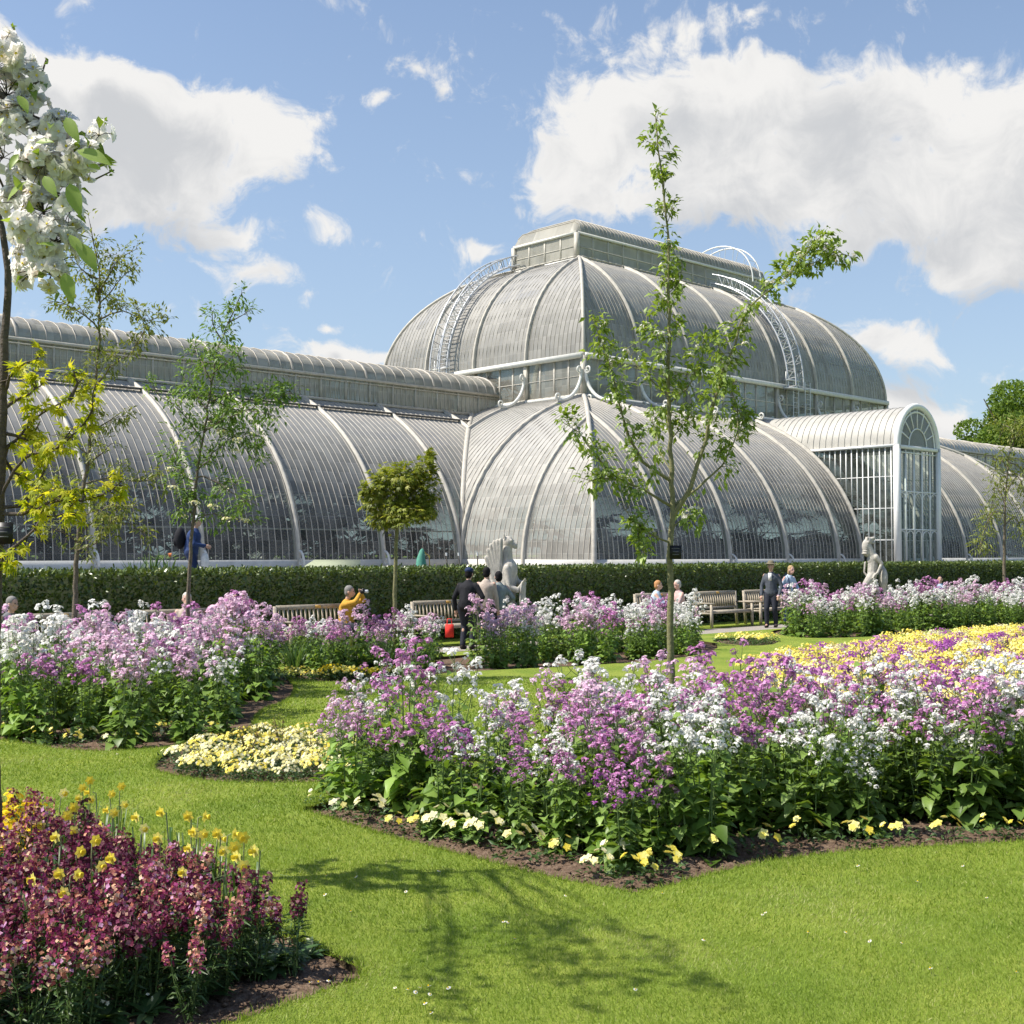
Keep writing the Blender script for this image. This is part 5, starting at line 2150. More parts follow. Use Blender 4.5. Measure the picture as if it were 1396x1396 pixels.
    # iris leaves in front of the middle bed
    def iris(seed):
        r = np.random.default_rng(seed)
        g = MB()
        for i in range(26):
            a = r.uniform(0, 6.28)
            d = np.array([math.cos(a), math.sin(a), 0])
            h = r.uniform(.3, .6)
            sp = r.uniform(.05, .28)
            o = d * .05 * r.random()
            p = [o, o + d * sp * .3 + np.array([0, 0, h * .6]), o + d * sp + np.array([0, 0, h])]
            s = np.cross(d, [0, 0, 1]) * .013
            Vv = []
            for k, q in enumerate(p):
                w = (1, 1, .12)[k]
                Vv += [q - s * w, q + s * w]
            g.add(Vv, [(0, 1, 3, 2), (2, 3, 5, 4)], 0, r.random())
        return g.mesh('iris_leaves', 'strap_leaf')
    ms = [iris(i) for i in range(3)]
    for k in range(26):
        t = k / 25
        px = 396 + 190 * t + RNG.uniform(-4, 4)
        p = G(px, 918 - 4 * t - RNG.uniform(0, 7))
        o = bpy.data.objects.new('iris_plant', ms[k % 3])
        COL.objects.link(o)
        o.location = (p.x, p.y, -.05)
        o.rotation_euler = (0, 0, RNG.uniform(0, 6))
        tag(o, 'clump of grey green sword shaped leaves behind the row of yellow pansies', 'iris plant', 'iris clumps behind the pansy row')


build_wallflowers()


def build_daisies():
    spots = [(540, 1354), (556, 1358), (572, 1353), (586, 1356), (584, 1364), (566, 1362), (580, 1378), (612, 1357), (424, 1348), (436, 1350), (448, 1347), (1038, 1253), (1044, 1251), (1153, 1280), (1187, 1291), (1228, 1293), (686, 1265), (866, 1358), (598, 1195),
             (1345, 1230), (1385, 1333), (700, 1287), (445, 1200), (487, 1202), (553, 1222), (1170, 1188), (1250, 1210), (1313, 1187), (690, 1265), (480, 1250), (770, 1228), (902, 1225), (1100, 1280), (1270, 1330), (590, 1390), (960, 1290), (445, 1228), (176, 1036), (160, 1032)]
    g = MB()
    c = np.array([[0, 0, .028]])
    for k in range(1):
        add_florets(g, c, np.array([[0, -.35, 1.]]), .0105, 8, 0, cup=.1, r=.9)
    g.sphere((0, -.003, .031), .0035, 6, 4, 1, rv=.2)
    g.tube([(0, 0, 0), (0, 0, .028)], .0012, 3, 2)
    me = g.mesh('daisy', ['petal_white', 'petal_gold', 'stem'])
    for px, py in spots:
        p = G(px, py)
        o = bpy.data.objects.new('daisy', me)
        COL.objects.link(o)
        o.location = p
        s = RNG.uniform(.8, 1.25)
        o.scale = (s, s, s)
        o.rotation_euler = (RNG.uniform(-.2, .2), RNG.uniform(-.2, .2), RNG.uniform(0, 6))
        tag(o, 'tiny white daisy in the mown grass of the near lawn', 'daisy', 'daisies scattered in the lawn')


build_daisies()


# ------------------------------------------------------------------ trees
def resample(pts, step):
    P = [Vector(p) for p in pts]
    out = [P[0]]
    # catmull-rom
    for i in range(len(P) - 1):
        p0, p1, p2, p3 = P[max(0, i - 1)], P[i], P[i + 1], P[min(len(P) - 1, i + 2)]
        n = max(1, int((p2 - p1).length / step))
        for k in range(1, n + 1):
            t = k / n
            out.append(.5 * ((2 * p1) + (-p0 + p2) * t + (2 * p0 - 5 * p1 + 4 * p2 - p3) * t * t + (-p0 + 3 * p1 - 3 * p2 + p3) * t ** 3))
    return out


class TreeB:
    def __init__(self, name, label, cat, base, bark):
        self.root = empty(name, base)
        tag(self.root, label, cat)
        self.base = Vector(base)
        self.bark = bark
        self.limbs = MB()
        self.trunk = MB()
        self.leaf = MB()
        self.bloom = MB()

    def limb(self, pts, r0, r1, trunk=False, wob=.012, step=.12, n=7):
        P = resample([Vector(p) - self.base for p in pts], step)
        if wob:
            P = [P[0]] + [p + Vector(tuple(RNG.normal(0, wob, 3))) for p in P[1:]]
        R_ = [r0 + (r1 - r0) * (i / (len(P) - 1)) ** .8 for i in range(len(P))]
        (self.trunk if trunk else self.limbs).tube(P, R_, n)
        return P

    def clusters(self, P, t0, t1, every, per, spread, size, shape='diamond', width=.5, droop=.35, spur=.08, up=.3, bloom=0, bsize=.02, mat_r=None):
        """leaf tufts on short spurs along a limb"""
        ln = [0]
        for i in range(1, len(P)):
            ln.append(ln[-1] + (P[i] - P[i - 1]).length)
        tot = ln[-1]
        d = t0 * tot
        while d <= t1 * tot:
            i = max(1, min(len(P) - 1, int(np.searchsorted(ln, d))))
            f = (d - ln[i - 1]) / max(1e-6, ln[i] - ln[i - 1])
            p = P[i - 1].lerp(P[i], min(1, max(0, f)))
            s = Vector(tuple(rand_dirs(1, up)[0])) * spur * RNG.uniform(.4, 1.5)
            q = p + s
            self.limbs.tube([p, p + s * .6, q], [.005, .004, .002], 3)
            n = int(per * RNG.uniform(.6, 1.4))
            C = np.array(q) + rand_dirs(n) * spread * RNG.uniform(.1, 1, (n, 1))
            D = unit(C - np.array(p) + rand_dirs(n) * .06) + np.array([0, 0, -.25]) + rand_dirs(n) * .4
            L_ = size * RNG.uniform(.6, 1.2, n)
            add_leaves(self.leaf, C, D, L_, L_ * width, 0, droop=droop, shape=shape, fold=.18, N=rand_dirs(n) * .7 + np.array([0, 0, 1.]))
            if bloom and RNG.random() < bloom:
                m = int(RNG.integers(4, 9))
                dd = rand_dirs(m, .5)
                add_florets(self.bloom, np.array(q) + dd * .035, dd, bsize * RNG.uniform(.8, 1.2, m), 5, cup=.4)
            d += every * RNG.uniform(.6, 1.4)

    def done(self, leafm, bloomm='petal_blossom'):
        if self.trunk.n:
            self.trunk.build('trunk', self.bark, self.root, True)
        if self.limbs.n:
            self.limbs.build('branches', self.bark, self.root, True)
        if self.leaf.n:
            self.leaf.build('crown', leafm, self.root)
        if self.bloom.n:
            self.bloom.build('blossoms', bloomm, self.root)
        return self.root


def label_plate(px, py, dist, w, h, label, normal=None, lines=3):
    c = AT(px, py, dist)
    root = empty('name_plate', c)
    tag(root, label, 'plant label')
    g = MB()
    g.box((0, 0, 0), (w, .006, h))
    g.build('plate', 'black_plate', root)
    g = MB()
    for k in range(lines):
        z = h * (.28 - .22 * k)
        ww = w * (.7, .5, .6)[k % 3]
        g.box((0, -.0045, z), (ww, .002, h * .05))
    g.build('lettering', 'cloth_grey', root)
    g = MB()
    g.tube([(0, .004, 0), (0, .035, .01)], .004, 4)
    g.build('bracket', 'black_plate', root)
    return root


def tree_apple():
    D0 = 12.9
    b = AT(917, 700, D0)
    b.z = -.02
    t = TreeB('apple_tree', 'young apple tree with sparse leaves and white blossom, tallest tree before the dome', 'apple tree', b, 'bark_green')

    def T(lst, dy=0.0, depth=None):
        n = len(lst)
        return [AT(x, y, D0 + dy * (i / max(1, n - 1))) for i, (x, y) in enumerate(lst)]
    tr = [b, AT(914, 880, D0), AT(914, 760, D0), AT(917, 690, D0), AT(914, 610, D0), AT(911, 530, D0), AT(912, 430, D0), AT(911, 330, D0), AT(905, 260, D0), AT(893, 158, D0)]
    P = t.limb(tr, .046, .006, True, .006)
    t.clusters(P, .50, 1.0, .05, 14, .085, .080, bloom=.2, spur=.10)
    limbs = [
        ([(916, 705), (940, 665), (962, 600), (975, 545), (1000, 470), (1018, 425), (1045, 398), (1070, 380), (1098, 345), (1120, 322)], -.5, .028, .25),
        ([(1062, 386), (1090, 365), (1125, 355), (1150, 345)], -.5, .008, .1),
        ([(1098, 345), (1118, 335), (1140, 345)], -.6, .006, .2),
        ([(917, 690), (950, 665), (985, 635), (1006, 590), (1012, 555)], .5, .018, .45),
        ([(1006, 600), (1005, 570), (995, 520)], .5, .009, .2),
        ([(914, 655), (890, 640), (868, 615), (850, 575), (838, 520), (826, 480), (806, 430)], -.4, .020, .12),
        ([(912, 540), (880, 512), (862, 492), (850, 470)], .3, .012, .3),
        ([(912, 548), (935, 530), (955, 490), (962, 450)], .4, .012, .2),
        ([(915, 690), (880, 668), (840, 650), (812, 620), (790, 590), (768, 578)], -.6, .017, .25),
        ([(915, 740), (888, 728), (862, 708), (848, 690)], -.4, .013, .4),
        ([(916, 720), (940, 705), (962, 690)], .3, .011, .3),
        ([(850, 665), (822, 650), (800, 660)], -.5, .008, .3),
        ([(976, 540), (985, 500), (978, 470)], -.3, .008, .2),
        ([(914, 600), (932, 580), (948, 560)], .3, .008, .3),
        ([(912, 470), (890, 455), (878, 440)], .2, .006, .3),
        ([(914, 640), (895, 600), (885, 560)], .5, .009, .3),
        ([(911, 400), (925, 385), (930, 350)], .1, .005, .2),
    ]
    for pts, dy, r, t0 in limbs:
        P = t.limb(T(pts, dy), r, .003, False, .010)
        t.clusters(P, t0, 1.0, .045, 14, .10, .080, bloom=.3, spur=.10)
    # drooping tuft at the lowest left fork
    P = t.limb(T([(862, 712), (872, 735), (878, 752)], -.4), .006, .003)
    t.clusters(P, .0, 1, .03, 8, .07, .085, spur=.04)
    t.done('apple_leaf')
    label_plate(921, 753, D0 - .07, .115, .14, 'small black plant label hung on the apple trunk')


tree_apple()


def tree_ball():
    D0 = 21.8
    b = AT(538, 800, D0)
    b.z = -.02
    t = TreeB('maple_tree', 'small lollipop shaped maple with a dense round crown on a thin straight stem', 'maple tree', b, 'bark_green')
    P = t.limb([b, AT(538, 850, D0), AT(539, 780, D0), AT(541, 715, D0), AT(543, 690, D0)], .045, .03, True, .004)
    c0 = AT(542, 690, D0) - t.base
    lob = [(545, 675, 44, 46), (520, 665, 30, 32), (575, 670, 28, 36), (548, 648, 40, 24), (578, 640, 18, 20), (512, 688, 22, 24), (555, 702, 40, 22), (583, 690, 16, 22), (530, 705, 30, 22), (500, 672, 12, 14), (585, 622, 8, 10)]
    for (x, y, rx, ry) in lob:
        c = AT(x, y, D0 + RNG.uniform(-.2, .2)) - t.base
        k = D0 / FPX
        Rv = np.array([rx * k, min(rx, 40) * k, ry * k])
        for j in range(5):
            e = c + Vector(tuple(rand_dirs(1)[0] * Rv * .8))
            t.limbs.tube([c0, (c0 + e) / 2 + Vector((0, 0, -.03)), e], [.014, .009, .003], 4)
        n = int(300 * rx * ry / 1000) + 60
        d = rand_dirs(n)
        rr = RNG.uniform(.55, 1.06, (n, 1)) ** .6
        C = np.array(c) + d * Rv * rr
        # clumps: gather the leaves into bunches, leaving darker gaps
        bun = np.array(c) + rand_dirs(max(6, n // 16)) * Rv * .92
        idx = RNG.integers(0, len(bun), n)
        C = C * .45 + (bun[idx] + rand_dirs(n) * .07) * .55
        add_leaves(t.leaf, C, unit(C - np.array(c)) + rand_dirs(n) * .5 + np.array([0, 0, -.35]), .095 * RNG.uniform(.6, 1.2, n), .08, 0, droop=.3, shape='palm', N=unit(C - np.array(c)) + np.array([0, 0, .8]) + rand_dirs(n) * .4)
    t.done('maple_leaf')


tree_ball()


def thin_tree(name, label, cat, D0, trunk, branches, leafm, bark, size, per, every, r0=.05, shape='diamond', width=.4, bloom=0, t0=.45, spread=.09, spur=.12, bsize=.03, droop=.3):
    b = AT(trunk[0][0], trunk[0][1], D0)
    b.z = -.02
    t = TreeB(name, label, cat, b, bark)
    P = t.limb([b] + [AT(x, y, D0) for x, y in trunk[1:]], r0, .006, True, .008)
    t.clusters(P, t0, 1, every, per, spread, size, shape, width, droop, spur, bloom=bloom, bsize=bsize)
    for pts in branches:
        dy = RNG.uniform(-.9, .9)
        n = len(pts)
        Q = [AT(x, y, D0 + dy * i / (n - 1)) for i, (x, y) in enumerate(pts)]
        P = t.limb(Q, r0 * .3, .003, False, .012)
        t.clusters(P, .25, 1, every, per, spread, size, shape, width, droop, spur, bloom=bloom, bsize=bsize)
        # side twigs
        for k in range(2, len(P) - 1, 2):
            d = Vector(tuple(rand_dirs(1, .3)[0])) * RNG.uniform(.15, .4)
            TW = [P[k], P[k] + d * .5 + Vector((0, 0, .03)), P[k] + d]
            t.limbs.tube(TW, [.005, .004, .002], 3)
            t.clusters(TW, .4, 1, every, per, spread, size, shape, width, droop, spur * .6, bloom=bloom * .6, bsize=bsize)
    t.done(leafm)
    return t


def build_trees():
    thin_tree('rowan_tree', 'slender leaning rowan tree with ferny leaves and cream flower heads before the left wing', 'rowan tree', 19.2,
              [(256, 860), (257, 800), (262, 720), (270, 640), (280, 580), (290, 510), (303, 460), (318, 425), (330, 398)],
              [[(262, 715), (280, 700), (310, 705), (345, 712)], [(268, 660), (245, 640), (228, 610)], [(270, 640), (300, 610), (330, 590), (355, 600)], [(278, 590), (310, 570), (345, 560), (385, 570)],
               [(285, 550), (315, 535), (355, 530), (408, 540)], [(276, 600), (255, 570), (230, 550), (212, 535)], [(287, 520), (272, 490), (258, 480)], [(262, 700), (248, 690), (236, 660)],
               [(290, 510), (312, 490), (330, 486)], [(282, 570), (325, 600), (352, 640)], [(270, 650), (300, 660), (330, 680), (352, 690)], [(264, 690), (255, 670), (232, 655)], [(303, 465), (290, 440), (292, 420)],
               [(285, 545), (330, 560), (365, 545), (400, 548)], [(282, 560), (262, 530), (250, 510)], [(310, 440), (330, 430), (345, 420)], [(279, 585), (300, 575), (318, 540)]],
              'rowan_leaf', 'bark', .10, 17, .09, .045, width=.36, bloom=.0, t0=.42, spread=.15, spur=.15)
    # cream flower heads of the rowan
    D0 = 19.2
    g = MB()
    b = AT(256, 860, D0)
    b.z = -.02
    root = [o for o in COL.objects if o.name.startswith('rowan_tree')][0]
    for x, y in ((285, 578), (303, 590), (268, 612), (302, 588), (322, 615), (357, 625), (233, 640), (235, 665), (305, 665), (290, 690), (265, 686), (310, 708), (325, 708), (335, 710), (293, 692), (246, 604), (325, 600), (250, 705), (318, 655), (344, 592)):
        c = np.array(AT(x, y, D0 + RNG.uniform(-.5, .5)) - Vector(root.location))
        n = 26
        d = rand_dirs(n, .8)
        add_florets(g, c + d * np.array([.085, .085, .035]), d, .016, 5, cup=.2)
    g.build('blossoms', 'petal_cream', root)
    thin_tree('ash_tree', 'thin open young tree with small grey green leaves at the far left', 'young tree', 17.5,
              [(103, 880), (103, 800), (106, 740), (112, 680), (122, 600), (130, 520), (136, 430), (134, 360), (122, 305)],
              [[(130, 530), (150, 500), (180, 480), (200, 440)], [(135, 450), (115, 430), (90, 415), (68, 412)], [(136, 435), (160, 425), (185, 430), (208, 436)], [(135, 400), (150, 370), (165, 350), (188, 340)],
               [(134, 420), (160, 385), (190, 362)], [(133, 380), (112, 370), (95, 350)], [(128, 540), (110, 520), (85, 510)], [(123, 590), (150, 570), (175, 560)], [(120, 620), (95, 600), (75, 590)],
               [(115, 660), (150, 650), (190, 655), (230, 660)], [(112, 690), (85, 680), (60, 690)], [(108, 730), (130, 710), (165, 705), (200, 735)], [(107, 740), (85, 725), (60, 715)], [(118, 640), (140, 615), (160, 600)],
               [(135, 410), (125, 385), (105, 378)], [(110, 705), (150, 690), (185, 690)], [(106, 750), (130, 740), (160, 700)]],
              'olive_leaf', 'bark', .085, 15, .08, .05, width=.36, t0=.40, spread=.12, spur=.14)
    thin_tree('willow_tree', 'slim pale stemmed young tree with drooping olive leaves at the right edge', 'young tree', 44.0,
              [(1369, 790), (1369, 760), (1370, 700), (1372, 660), (1376, 620), (1380, 590), (1384, 572)],
              [[(1371, 690), (1358, 665), (1350, 700), (1342, 735)], [(1373, 670), (1388, 650), (1400, 690), (1402, 730)], [(1375, 640), (1360, 625), (1352, 660)], [(1378, 610), (1392, 590), (1405, 620)], [(1376, 630), (1392, 640), (1400, 670)],
               [(1370, 700), (1352, 700), (1340, 730), (1335, 760)], [(1381, 590), (1370, 580), (1362, 600)], [(1370, 715), (1385, 705), (1392, 740)], [(1380, 600), (1396, 580), (1410, 585)]],
              'olive_leaf', 'bark', .17, 20, .26, .08, width=.3, t0=.5, spread=.40, spur=.32)


build_trees()


def tree_gold():
    D0 = 7.4
    b = G(-9, 1195)
    b.z = -.02
    b.y = D0
    b.x = AT(-9, 700, D0).x
    t = TreeB('gold_maple', 'yellow green leaved maple with a leaning trunk cut by the left edge', 'maple tree', b, 'bark_dark')
    P = t.limb([b, AT(-11, 1100, D0), AT(-12, 1000, D0), AT(-9, 850, D0), AT(-4, 740, D0), AT(0, 640, D0), AT(3, 540, D0), AT(6, 460, D0), AT(10, 400, D0), AT(8, 340, D0), AT(-6, 280, D0), AT(-20, 200, D0)], .062, .014, True, .004, step=.1, n=10)
    br = [[(-2, 690), (20, 640), (45, 618), (75, 612), (105, 590), (125, 560), (132, 520)], [(0, 640), (10, 610), (25, 600), (60, 560), (95, 545), (120, 540)], [(0, 700), (30, 698), (65, 688), (100, 680), (135, 676), (165, 655)],
          [(-3, 760), (20, 745), (45, 720), (75, 700), (110, 700)], [(2, 560), (25, 545), (50, 530), (60, 520)], [(3, 540), (15, 515), (35, 495), (50, 490)], [(0, 620), (20, 640), (45, 660), (60, 668)], [(-5, 780), (5, 760), (18, 755)],
          [(-4, 690), (25, 690), (50, 665), (70, 620), (100, 585)], [(45, 690), (70, 668), (95, 690)], [(95, 545), (105, 520), (98, 505)], [(2, 590), (40, 600), (55, 575)]]
    for k, pts in enumerate(br):
        dy = RNG.uniform(-.5, .5)
        n = len(pts)
        P = t.limb([AT(x, y, D0 + dy * i / (n - 1)) for i, (x, y) in enumerate(pts)], .014, .003, False, .008, step=.06, n=6)
        t.clusters(P, .30, 1, .038, 6, .045, .064, 'palm', .8, .35, .05, up=.2)
    # the part of the crown beyond the frame
    for k in range(11):
        h = RNG.uniform(3.4, 4.4)
        o = Vector((t.base.x, t.base.y, h))
        e = Vector((t.base.x + RNG.uniform(-.4, 1.0), t.base.y + RNG.uniform(-2.6, -1.9), h + RNG.uniform(.1, .8)))
        e.x = min(e.x, -.4075 * e.y - .08)
        P = t.limb([o, o.lerp(e, .5) + Vector((0, 0, .08)), e], .013, .003)
        t.clusters(P, .5, 1, .10, 4, .09, .07, 'palm', .8, .35, .07)
    t.done('gold_leaf')
    label_plate(3, 727, D0 - .12, .125, .125, 'small black plant label on the trunk at the left edge')


tree_gold()


def tree_blossom():
    """crab apple whose trunk stands left of the view; one flowering branch hangs in"""
    D0 = 3.1
    b = Vector((-2.3, 3.6, -.02))
    t = TreeB('crab_apple', 'crab apple branch heavy with large white blossom hanging in at the top left', 'crab apple tree', b, 'bark_dark')
    t.limb([b, b + Vector((.05, 0, 1.2)), b + Vector((.0, -.1, 2.3)), b + Vector((.15, -.2, 3.6))], .07, .035, True)
    sp = b + Vector((.1, -.15, 2.9))
    main = [sp, AT(-250, 40, 3.3), AT(-120, 60, 3.2), AT(-40, 90, D0), AT(20, 150, D0), AT(60, 200, D0), AT(80, 270, D0), AT(70, 340, D0)]
    t.limb(main, .022, .004, False, .004, .05)
    for pts in ([(-40, 90), (0, 80), (20, 60), (17, 35)], [(20, 150), (70, 170), (110, 190), (140, 205)], [(60, 215), (100, 225), (130, 245), (155, 232)], [(-60, 180), (-20, 220), (20, 270), (50, 310)], [(70, 170), (85, 165), (90, 150)], [(40, 120), (58, 100), (64, 82)]):
        t.limb([AT(x, y, D0 + .03 * i) for i, (x, y) in enumerate(pts)], .006, .0018, False, .003, .03, 5)
    cl = [(15, 85, 30), (48, 115, 24), (10, 130, 34), (45, 150, 26), (20, 175, 34), (75, 172, 20), (5, 215, 26), (85, 188, 26), (135, 185, 16), (120, 215, 20), (95, 222, 30), (60, 225, 30), (38, 250, 28), (85, 255, 28), (125, 232, 16), (30, 280, 26), (60, 290, 32), (95, 290, 22),
          (38, 315, 28), (75, 330, 34), (50, 350, 28), (85, 355, 24), (45, 372, 22), (70, 375, 22), (100, 320, 14), (2, 70, 26), (60, 200, 26)]
    k = D0 / FPX
    for x, y, r in cl:
        r *= 1.12
        c = np.array(AT(x, y, D0 + RNG.uniform(-.04, .04)) - t.base)
        n = max(5, int(r * r / 52))
        d = rand_dirs(n)
        d[:, 1] -= .3
        d[:, 0] -= .35
        d[:, 2] += .3
        d = unit(d)
        P = c + d * r * k * np.array([1, .8, 1]) * RNG.uniform(.55, 1, (n, 1))
        rr = RNG.uniform(.022, .031, n)
        q = np.clip(RNG.normal(.72, .25, n), 0, 1)
        for j, (sc_, cu) in enumerate(((1, .22), (.72, .55))):
            add_florets(t.bloom, P + d * .002 * j, d + rand_dirs(n) * .12, rr * sc_, 5, cup=cu, r=q)
        # stamens
        for i in range(n):
            t.leaf.tube([P[i], P[i] + d[i] * .008], .003, 4, 1)
        for i in range(n):
            t.limbs.tube([c, (c + P[i]) / 2 + np.array([0, 0, .004]), P[i]], .0012, 3)
        m = 2
        dl = rand_dirs(m, -.3)
        add_leaves(t.leaf, c + dl * r * k * .6, dl, .045, .02, 0, droop=.3)
    lv = [((25, 130), (38, 150)), ((10, 275), (30, 245)), ((30, 260), (18, 240)), ((105, 205), (148, 218)), ((90, 160), (105, 190)), ((95, 250), (108, 290)), ((105, 330), (132, 365)), ((88, 372), (98, 410)), ((75, 335), (52, 330)),
          ((48, 195), (70, 190)), ((5, 160), (-5, 175)), ((120, 225), (135, 228)), ((95, 320), (112, 345)), ((60, 240), (75, 265)), ((25, 210), (12, 228))]
    for a, c in lv:
        p, q = np.array(AT(*a, D0 - .08) - t.base), np.array(AT(*c, D0 - .1) - t.base)
        L_ = np.linalg.norm(q - p)
        add_leaves(t.leaf, p[None], (q - p)[None], L_ * 1.05, L_ * .42, 0, droop=.18, fold=.16, shape='blade', r=.6 + .3 * RNG.random(), N=np.array([[RNG.uniform(-.4, .4), -.7, .6]]))
    for x, y in ((17, 38), (66, 85), (92, 155), (142, 165), (150, 232), (148, 240)):
        c = np.array(AT(x, y, D0) - t.base)
        add_leaves(t.leaf, np.tile(c, (5, 1)), rand_dirs(5, .3), .014, .007, 0)
    MATS['stamen'] = MATS['petal_gold']
    root = t.root
    t.trunk.build('trunk', t.bark, root, True)
    t.limbs.build('branches', t.bark, root, True)
    t.leaf.build('leaves', ['apple_leaf', 'petal_yellow'], root)
    t.bloom.build('blossoms', 'petal_blossom', root)


tree_blossom()


def far_trees():
    def crown_tree(px, dist, top_py, wpx, label, n, size, leafm='far_leaf', low=2.0, seed=0):
        r = np.random.default_rng(seed)
        top = AT(px, top_py, dist)
        b = Vector((top.x, dist, TERR - .1))
        H = top.z - b.z
        W = wpx / FPX * dist / 2
        root = empty('broadleaf_tree', b)
        tag(root, label, 'tree')
        g = MB()
        g.tube([(0, 0, 0), (.1, 0, H * .25), (0, .1, H * .5)], [.5, .4, .25], 8)
        for k in range(10):
            a = r.uniform(0, 6.28)
            e = Vector((math.cos(a) * W * .7, math.sin(a) * W * .7, H * r.uniform(.5, .85)))
            g.tube([(0, 0, H * .25), e * .5 + Vector((0, 0, H * .12)), e], [.25, .15, .05], 6)
        g.build('trunk', 'bark', root)
        lf = MB()
        lobes = []
        for k in range(80):
            d = rand_dirs(1, .15)[0] * r.uniform(.6, 1.0)
            c = np.array([d[0] * W * .8, d[1] * W * .8, H * .58 + d[2] * H * .36])
            lobes.append((c, r.uniform(.14, .26) * W))
        for c, q in lobes:
            m = n // len(lobes)
            d = rand_dirs(m, .2)
            P = c + d * q * r.uniform(.75, 1.05, (m, 1)) * np.array([1, 1, .75])
            add_leaves(lf, P, d + rand_dirs(m) * .8, size * r.uniform(.6, 1.3, m), size * .7, 0, droop=.2, N=d + rand_dirs(m) * .6, shape='diamond')
        lf.build('crown', leafm, root)
    crown_tree(1425, 135, 500, 250, 'big dense green tree rising behind the right wing', 42000, .42, seed=1)
    crown_tree(1500, 118, 560, 170, 'darker tree half out of view at the right edge', 9000, .6, seed=2)
    crown_tree(1392, 104, 622, 70, 'lower pale green tree behind the right wing roof', 6000, .4, 'rowan_leaf', seed=3)


far_trees()


# ------------------------------------------------------------------ benches
def bench(px, label):
    p = on_v(px, 20.75)
    root = empty('garden_bench', p)
    root.rotation_euler = (0, 0, math.atan2(UX.y, UX.x))
    tag(root, label, 'bench', 'wooden benches along the hedge')
    W, Dp = 1.8, .5

    def part(name, fn, m='teak'):
        g = MB()
        fn(g)
        return g.build(name, m, root)
    # local x along the bench, local -y to the front
    for x in (0, W):
        part('leg', lambda g: g.box((x, -Dp, .31), (.06, .06, .62)))
        part('leg', lambda g: g.bar((x, 0, 0), (x, .07, .93), .06, .06, up=(1, 0, 0)))
        part('armrest', lambda g: (g.box((x, -Dp / 2 - .03, .64), (.075, Dp + .1, .035)), g.box((x, -Dp / 2, .37), (.04, Dp, .06))))
    part('seat', lambda g: [g.box((W / 2, -Dp + .05 + k * .085, .43), (W - .05, .07, .022)) for k in range(6)])

    def back(g):
        g.bar((.03, .062, .90), (W - .03, .062, .90), .03, .09, up=(0, 0, 1))
        g.box((W / 2, .020, .50), (W - .06, .03, .06))
        g.box((W / 2, -Dp + .02, .40), (W - .06, .03, .07))
        n = 17
        for k in range(n):
            x = .09 + (W - .18) * k / (n - 1)
            g.bar((x, .024, .52), (x, .056, .87), .045, .014, up=(1, 0, 0))
    part('backrest', back)
    part('plaque', lambda g: g.box((W * .55, .035, .905), (.13, .012, .05)), 'brass_plate')
    return root


bench(12, 'bench at the far left behind the tall white and purple flowers')
bench(190, 'bench behind the left bed, beside the person in maroon')
bench(378, 'bench where the man in the mustard jacket sits')
bench(565, 'bench just left of the man in the black jacket')
bench(868, 'bench where the ginger haired person sits')
bench(949, 'empty bench to the right of the apple trunk')
bench(1016, 'bench behind the standing man in the brimmed hat')


# ------------------------------------------------------------------ people
def ik(a, b, l1, l2, hint):
    a, b, hint = Vector(a), Vector(b), Vector(hint)
    d = b - a
    L_ = min(d.length, (l1 + l2) * .999)
    d.normalize()
    x = (l1 * l1 - l2 * l2 + L_ * L_) / (2 * L_)
    h = math.sqrt(max(0, l1 * l1 - x * x))
    n = (hint - d * hint.dot(d)).normalized()
    return a + d * x + n * h, a + d * L_


